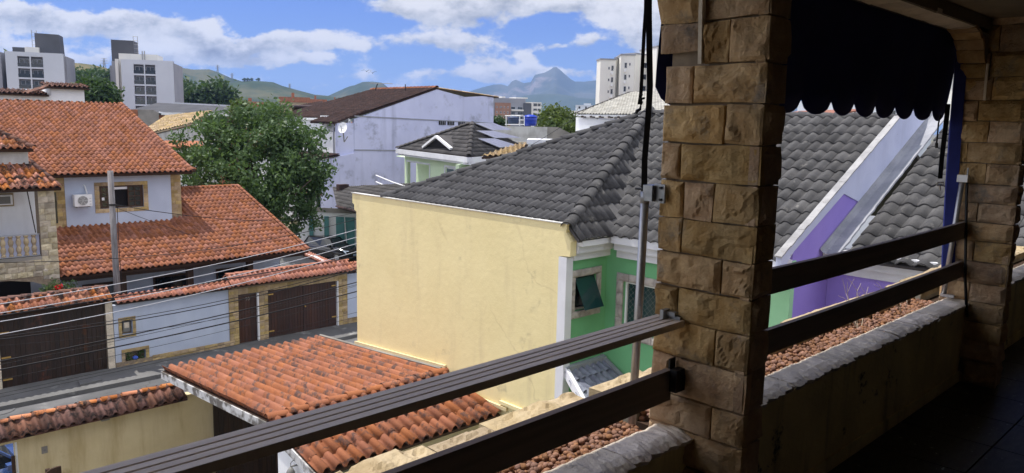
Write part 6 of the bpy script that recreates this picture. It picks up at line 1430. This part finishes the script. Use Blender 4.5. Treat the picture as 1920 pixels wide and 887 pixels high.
MB(T_).box((s(30), 4, 0), (s(58), 9, z(85))).build('roof_box', 'apart_grey', t); MB(T_).box((s(57), 2, 0), (s(83), 8, z(85))).build('roof_box', 'tower', t)
t, T_, s, z = white_apart(229, 326, 196, 'white apartment tower with a dark stair block on its left, closer to the hills', 111, (259, 299), [121, 140, 159.5, 178.5, 197, 216], (214, 257, 72, 75), [(205, 214.5, 120, 5, 'apart_mid'), (214, 224, 113, 2.5, 'apart_mid'), (223.5, 229, 110, 1, 'tower')], True, 255)
MB(T_).box((s(229), 2, 0), (s(301), 9, z(99))).build('roof_box', 'tower', t); MB(T_).tube([(s(274), 1.5, z(110)), (s(274), 1.5, z(93))], .12, 4).tube([(s(278), 1.5, z(110)), (s(278), 1.5, z(93))], .12, 4).build('vent_pipe', 'steel', t)

t = thing('apartment_tower', 'cream apartment tower with small windows beside the black straps', 'apartment tower', SD(1180, 190, 200))
def tower_face(px0, px1, pt0, D0, D1, mat, dep=12):
    a, b = SD(px0, 190, D0), SD(px1, 190, D1); T_, L_ = frame2(a, b); zt = SD(px0, pt0, D0).z
    f = MB(T_).box((0, 0, 0), (L_, dep, zt)).build('walls', mat, t); MB(T_).box((-.15, -.15, zt), (L_ + .15, dep + .1, zt + .35)).build('parapet', 'apart_mid', t)
    return T_, lambda px: sA(px, 0, T_), zt
A_ = tower_face(1123.5, 1152, 112, 198, 199, 'tower', 4)
tower_face(1152.2, 1161, 110, 199.5, 203, 'tower', .4)
B_ = tower_face(1161, 1187, 103.5, 197, 197.5, 'tower')
C__ = tower_face(1187.3, 1226, 101.5, 198, 204, 'tower', 5)
D__ = tower_face(1227, 1300, 88, 196, 200, 'tower')
def tw(TF, px0, px1, py0, py1, D=198):
    T_, s, zt = TF; z0, z1 = SD(px0, py1, D).z, SD(px0, py0, D).z
    win_grid(T_, t, [(s(px0), s(px1))], [(z0, z1)], -.02, frame='apart_mid', bars=False)
for dy in (0, 22, 44):
    tw(A_, 1134, 1136.5, 125 + dy, 130 + dy); tw(A_, 1139.5, 1143.5, 122.5 + dy, 132 + dy); tw(B_, 1163.5, 1168, 118 + dy, 128 + dy); tw(B_, 1172, 1174.5, 118.5 + dy, 123.5 + dy); tw(C__, 1198, 1204, 116 + dy, 126 + dy)
    T_, s, zt = A_; z0 = SD(1139, 139 + dy, 198).z; MB(T_).box((s(1138.8), -.55, z0 - .1), (s(1142.2), -.02, z0 + .55)).build('air_conditioner_box', 'pvc', t)
    T_, s, zt = B_; z0 = SD(1164, 134 + dy, 197).z; MB(T_).box((s(1163.2), -.55, z0 - .1), (s(1166.2), -.02, z0 + .55)).build('air_conditioner_box', 'pvc', t)

# mid-distance block with brick panels
t = thing('apartment_block', 'block with brown brick panels and balconies beyond the tanks', 'apartment block', SD(970, 220, 390))
a, b = SD(926, 215, 385), SD(985, 215, 392); T_, L_ = frame2(a, b); z = lambda py: SD(950, py, 388).z; s = lambda px: sA(px, 0, T_)
MB(T_).box((-3, 0, 0), (L_, 14, z(184))).build('walls', 'apart_mid', t); MB(T_).box((s(926), -.4, 0), (s(955), -.02, z(193))).build('brick_front', 'salmon', t)
MB(T_).box((s(979), -.6, 0), (s(993), -.02, z(192))).build('grey_stair', 'apart_grey', t); MB(T_).box((s(966), 1, z(184)), (s(988), 9, z(181.5))).build('roof_box', 'tower', t); MB(T_).box((s(941), 2, z(184)), (s(948), 6, z(181))).build('roof_tank', 'tower', t)
MB(T_).box((s(993.3), -.3, 0), (s(1012), 12, z(190))).build('right_wing', 'tower', t)
for r_, (y0, y1) in enumerate(((199.5, 203), (209, 213), (217.5, 221))):
    win_grid(T_, t, [(s(928), s(930.5)), (s(935), s(938.5)), (s(942), s(944)), (s(948.5), s(951))], [(z(y1), z(y0))], -.42, frame='trim', bars=False)
    win_grid(T_, t, [(s(956), s(964)), (s(968), s(978))], [(z(y1 + 2), z(y0))], -.02, frame='apart', bars=False); MB(T_).box((s(956), -1.2, z(y1 + 4.5)), (s(978), -.02, z(y1 + 2))).build('balcony', 'tower', t)
for y0, y1 in ((192, 197.5), (202, 206), (211, 216)): win_grid(T_, t, [(s(997), s(1004)), (s(1005), s(1010.5))], [(z(y1), z(y0))], -.32, frame='apart_mid', bars=False)
t = thing('distant_building', 'small white distant building left of the white tiled roof', 'building', SD(1095, 205, 300))
a, b = SD(1079, 208, 300), SD(1115, 208, 300); T_, L_ = frame2(a, b); z = lambda py: SD(1090, py, 300).z; MB(T_).box((0, 0, 0), (L_, 8, z(197))).build('walls', 'apart', t); MB(T_).box((L_ * .42, 1, z(197)), (L_ * .8, 6, z(193.5))).build('roof_box', 'apart', t); win_grid(T_, t, [(L_ * .15, L_ * .25), (L_ * .5, L_ * .58)], [(z(204), z(199.5))], bars=False)
MB(T_).box((-8, -1, 0), (L_ * 1.4, -.1, z(208))).build('lower_wing', 'tower', t)

# ------------------------------------------------------------------ trees
def crown(px, py, rx, ry, D, dz=None):
    c = SD(px, py, D); k = D / F; return (tuple(c), (rx * k, rx * k * (dz or .8), ry * k))
b = SD(490, 440, 46); tree('street_tree', 'large dense green street tree between the orange roofs and the lilac house', 'tree', (b.x, b.y, 0),
     [crown(478, 330, 120, 82, 46), crown(420, 268, 70, 60, 47), crown(535, 368, 74, 62, 45), crown(500, 250, 82, 55, 47), crown(560, 300, 62, 72, 46), crown(440, 385, 80, 60, 45.5), crown(375, 285, 42, 52, 47), crown(590, 335, 36, 48, 45), crown(455, 222, 55, 26, 48), crown(580, 262, 34, 24, 47)], 27000, .135, 'leaf', .30, limbs=26, clump=.29, cl_n=60, droop=.40)
b = SD(178, 190, 112); tree('round_tree', 'dark round tree between the two white apartment towers', 'tree', (b.x, b.y, 0), [crown(180, 183, 24, 26, 112), crown(192, 188, 16, 16, 111)], 5000, .36, 'leaf_far', .3, clump=.6)
for px, py, rx, ry, D, lab in ((205, 155, 40, 18, 330, 'dark tree clump on the hill foot left of the taller white tower'), (165, 152, 34, 12, 340, 'low tree clump under the dry hill between the towers'), (375, 185, 50, 16, 260, 'broad dark tree right of the white tower with left stair block'), (410, 180, 22, 18, 255, 'taller dark tree at the right end of the tree belt'), (345, 180, 26, 16, 265, 'dark tree partly behind the white tower'), (8, 145, 24, 30, 280, 'dark tree at the left edge beside the farther tower')):
    b = SD(px, py, D); tree('far_tree', lab, 'tree', (b.x, b.y, 0), [crown(px, py, rx, ry, D, .5), crown(px + rx * .5, py + ry * .2, rx * .5, ry * .8, D), crown(px - rx * .5, py + ry * .3, rx * .5, ry * .7, D)], 3000, .85, 'leaf_far', .4, 'trees at the hill foot', clump=1.6)
b = SD(1042, 232, 76); tree('bushy_tree', 'bushy green tree right of the blue tanks', 'tree', (b.x, b.y, 0), [crown(1042, 224, 22, 20, 76), crown(1022, 232, 14, 14, 76), crown(1062, 228, 18, 18, 77), crown(1045, 238, 34, 14, 75)], 6500, .20, 'leaf_yel', .2, clump=.4)
b = SD(935, 232, 90); tree('bushy_tree', 'small green bush left of the water tanks', 'tree', (b.x, b.y, 0), [crown(934, 230, 14, 7, 90)], 900, .22, 'leaf_far', .12, clump=.3)
for px, py, r_, lab in ((505, 213, 12, 'slim leafy tree top above the street tree'), (452, 205, 14, 'feathery tree top above the street tree crown')):
    b = SD(px, py, 80); tree('slender_tree', lab, 'tree', (b.x, b.y, 0), [crown(px, py, r_, 15, 80)], 900, .2, 'leaf_yel', .12, clump=.35)

# ------------------------------------------------------------------ hills and mountains
def hill(name, prof, D, depth, mat, rows=26, relief=.06, base=-2.0, step=4, seed=0, gully=1.0):
    """ridge line given as photo points at distance D; the near slope falls to the plain, the far slope falls away behind"""
    px0, px1 = prof[0][0], prof[-1][0]; xs = np.arange(px0, px1 + .1, step); ys = np.interp(xs, [p_[0] for p_ in prof], [p_[1] for p_ in prof])
    vs = []; n = len(xs)
    for j in range(rows + 8):
        for x, y in zip(xs, ys):
            top = SD(x, y, D); H_ = max(0, top.z - base); dirh = Vector((top.x, top.y, 0)).normalized()
            if j <= rows: f = j / rows; d = D - depth * (1 - f); hgt = f ** 1.25
            else: f = (j - rows) / 8; d = D + depth * f; hgt = 1 - f ** 1.5 * .9
            e = 1 - abs(1 - 2 * min(1, j / rows)) if j <= rows else 0
            q = dirh * d; s_ = 1 / (depth * .35)
            nz = mnoise.fractal(Vector((q.x * s_ + seed, q.y * s_, seed)), .9, 2.1, 6) ; g = abs(mnoise.noise(Vector((q.x * s_ * 1.3, q.y * s_ * 1.3, seed + 5))))
            fade = 1.0 if 0 < j < rows else (.12 if j == rows else 0)
            vs.append((q.x, q.y, base + H_ * hgt + H_ * relief * fade * (nz * 1.2 - g * 1.6 * gully)))
    fs = [(j * n + i, j * n + i + 1, (j + 1) * n + i + 1, (j + 1) * n + i) for j in range(rows + 7) for i in range(n - 1)]
    return tag(MB().add(vs, fs).build(name, mat, None, True), kind='structure')
hill('dry_hill', [(-160, 150), (-60, 118), (0, 122), (60, 116), (110, 116), (150, 118), (175, 121), (200, 127), (215, 134), (250, 150), (300, 165), (360, 176)], 620, 260, 'hill_near', relief=.07, seed=3, step=3)
hill('wooded_hill', [(230, 170), (300, 160), (335, 160), (360, 163), (385, 172), (420, 182), (470, 200)], 480, 140, 'hill_wood', relief=.12, seed=9, step=3)
hill('far_ridge', [(220, 150), (280, 135), (325, 126), (345, 129), (365, 131), (392, 130), (410, 136), (432, 146), (455, 153), (480, 165), (540, 185)], 2000, 700, 'hill_green', relief=.10, seed=21, step=2)
hill('green_hill', [(330, 190), (380, 172), (420, 158), (450, 152), (470, 151), (500, 153), (512, 154), (530, 161), (560, 169), (590, 177), (615, 179), (650, 186), (700, 195), (760, 205)], 1500, 600, 'hill_green', relief=.12, seed=33, step=2)
hill('terraced_hill', [(585, 195), (612, 181), (630, 173), (648, 165), (655, 162), (665, 160), (680, 154), (698, 153), (716, 155), (728, 164), (745, 172), (790, 182), (850, 195)], 2700, 900, 'hill_green', relief=.08, seed=41, step=2)
hill('mountain', [(790, 195), (855, 178), (880, 171), (905, 163), (925, 158), (940, 157.5), (952, 161), (960, 152), (967, 149), (975, 153), (983, 156.5), (995, 155), (1003, 141), (1012, 138.5), (1022, 135.5), (1032, 130), (1038, 125.5), (1043, 125), (1050, 130), (1060, 139), (1070, 148), (1078, 152.5), (1095, 153), (1112, 150.5), (1130, 150), (1180, 146), (1240, 152), (1330, 170), (1450, 190), (1620, 200)], 6000, 1900, 'rock_mt', rows=34, relief=.11, seed=55, step=1.5)
hill('foothill', [(900, 205), (950, 190), (985, 179), (1000, 177), (1040, 176), (1062, 178), (1085, 183), (1110, 185), (1160, 182), (1240, 190), (1400, 205)], 4200, 1100, 'wood_mt', relief=.07, seed=66, step=2)
# hilltop trees, pylons, birds
for k, px in enumerate((458, 464, 471, 484)):
    b = SD(px, 153, 1500); c = SD(px, 149.5, 1500)
    tree('hilltop_tree', ['leftmost small tree on the green hilltop', 'second small tree on the green hilltop', 'third small tree on the green hilltop, beside the gap', 'separate small tree right of the gap on the green hilltop'][k], 'tree', tuple(b - Vector((0, 0, 4))), [(tuple(c), (3.6, 3, 2.6))], 260, 1.0, 'leaf_far', .4, 'trees on the green hilltop', clump=.8, limbs=3)
def pylon(px, pyt, pyb, D, label):
    a, b = SD(px, pyb, D), SD(px, pyt, D); h_ = b.z - a.z + 6; a = a - Vector((0, 0, 6)); t = thing('pylon', label, 'pylon', a, 'power pylons on the hills'); k = h_ * .09; mb = MB(); rt_ = Vector((.7, -.7, 0))
    P0 = [a + Vector((i * k, j * k, 0)) for i, j in ((-1, -1), (1, -1), (1, 1), (-1, 1))]; P1 = [b + Vector((i * k * .2, j * k * .2, 0)) for i, j in ((-1, -1), (1, -1), (1, 1), (-1, 1))]
    r = D * .00022
    for p_, q in zip(P0, P1): mb.tube([p_, q], r, 4)
    for f in (.15, .3, .45, .6, .75): 
        for i in range(4): mb.tube([P0[i].lerp(P1[i], f), P0[(i + 1) % 4].lerp(P1[(i + 1) % 4], f + .15)], r * .7, 4)
    mb.build('lattice', 'steel', t); m2 = MB()
    for f, w_ in ((.72, .22), (.85, .2), (.97, .16)): c = a.lerp(b, f); m2.tube([c - rt_ * h_ * w_, c + rt_ * h_ * w_], r, 4)
    m2.build('crossarm', 'steel', t)
pylon(195, 109, 128, 640, 'pylon on the dry hill between the two white towers'); pylon(408, 122, 137, 2000, 'pylon on the far ridge'); pylon(543, 157, 166, 1500, 'small pylon on the green hill slope'); pylon(435, 137, 149, 2000, 'tiny pylon on the ridge above the green hill trees')
def bird(px, py, D, s_, roll, label):
    c = SD(px, py, D); t = thing('bird', label, 'bird', c, 'birds in the sky'); rt_ = Vector((.717, -.697, 0)); fwd_ = Vector((.5, .6, 0)).normalized()
    MB().lathe((0, 0, 0), [(.01, -.5), (.10, -.25), (.13, 0), (.09, .25), (.07, .36), (.02, .46)], 8)
    mb = MB(Matrix.Translation(c) @ Matrix.Rotation(math.atan2(rt_.y, rt_.x), 4, 'Z') @ Matrix.Rotation(R(-90), 4, 'X') @ Matrix.Scale(s_, 4)); mb.lathe((0, 0, 0), [(.01, -.5), (.08, -.25), (.11, 0), (.08, .25), (.06, .36), (.01, .46)], 8); mb.build('body', 'bird', t, True)
    for sg in (-1, 1):
        up_ = EZ * .45 + rt_ * roll * .2; a0 = c + fwd_ * .15 * s_; a1 = c - fwd_ * .2 * s_; m1 = c + rt_ * sg * .55 * s_ + up_ * .8 * s_; m2 = m1 - fwd_ * .35 * s_; tip = c + rt_ * sg * 1.25 * s_ + up_ * (.35 + sg * roll) * s_ - fwd_ * .3 * s_
        MB().slab([a0, m1, m2, a1], (0, 0, .025)).slab([m1, tip, m2], (0, 0, .02)).build('wing', 'bird', t)
bird(687.5, 134, 120, .62, .0, 'left soaring black bird over the terraced hill'); bird(698.5, 137, 120, .55, .5, 'right soaring black bird over the terraced hill')

# low distant houses that fill the plain
rs = random.Random(5)
mb = MB(); mr = MB()
for k in range(260):
    px = rs.uniform(-100, 1500); D = rs.uniform(140, 900); c = SD(px, 230, D); w_ = rs.uniform(5, 11); h_ = rs.uniform(3, 6.5); a = rs.uniform(0, 1.5); T_ = Matrix.Translation((c.x, c.y, 0)) @ Matrix.Rotation(a, 4, 'Z')
    m_ = MB(T_).box((-w_ / 2, -w_ / 2, 0), (w_ / 2, w_ / 2, h_)); mb.add(m_.v, m_.f, rs.random())
    m_ = MB(T_); e = w_ / 2 + .4; m_.add([(-e, -e, h_), (e, -e, h_), (e, e, h_), (-e, e, h_), (-e, 0, h_ + 1.8), (e, 0, h_ + 1.8)], [(0, 1, 5, 4), (2, 3, 4, 5), (0, 4, 3), (1, 2, 5), (0, 3, 2, 1)]); mr.add(m_.v, m_.f, rs.random())
o = mb.build('distant_houses', mk('far house paint', (.45, .43, .40), (.55, .54, .52), .05, rnd=.3)); tag(o, kind='stuff')
o = mr.build('distant_house_roofs', mk('far house roofs', (.30, .13, .08), (.20, .10, .07), .05, rnd=.35)); tag(o, kind='stuff')

# ------------------------------------------------------------------ air
hz = MB().box((-120, -120, -1.2), (8200, 8200, 470)).build('haze', 'dark'); tag(hz, kind='stuff')
m = bpy.data.materials.new('haze air'); m.use_nodes = True; t = NT(m.node_tree); t.n.remove(t.n['Principled BSDF'])
vp = t.new('ShaderNodeVolumePrincipled'); vp.inputs['Color'].default_value = (.34, .52, .95, 1); vp.inputs['Density'].default_value = .00011; vp.inputs['Anisotropy'].default_value = .2
t.l.new(vp.outputs[0], t.n['Material Output'].inputs['Volume']); hz.data.materials.clear(); hz.data.materials.append(m); hz.display_type = 'BOUNDS'
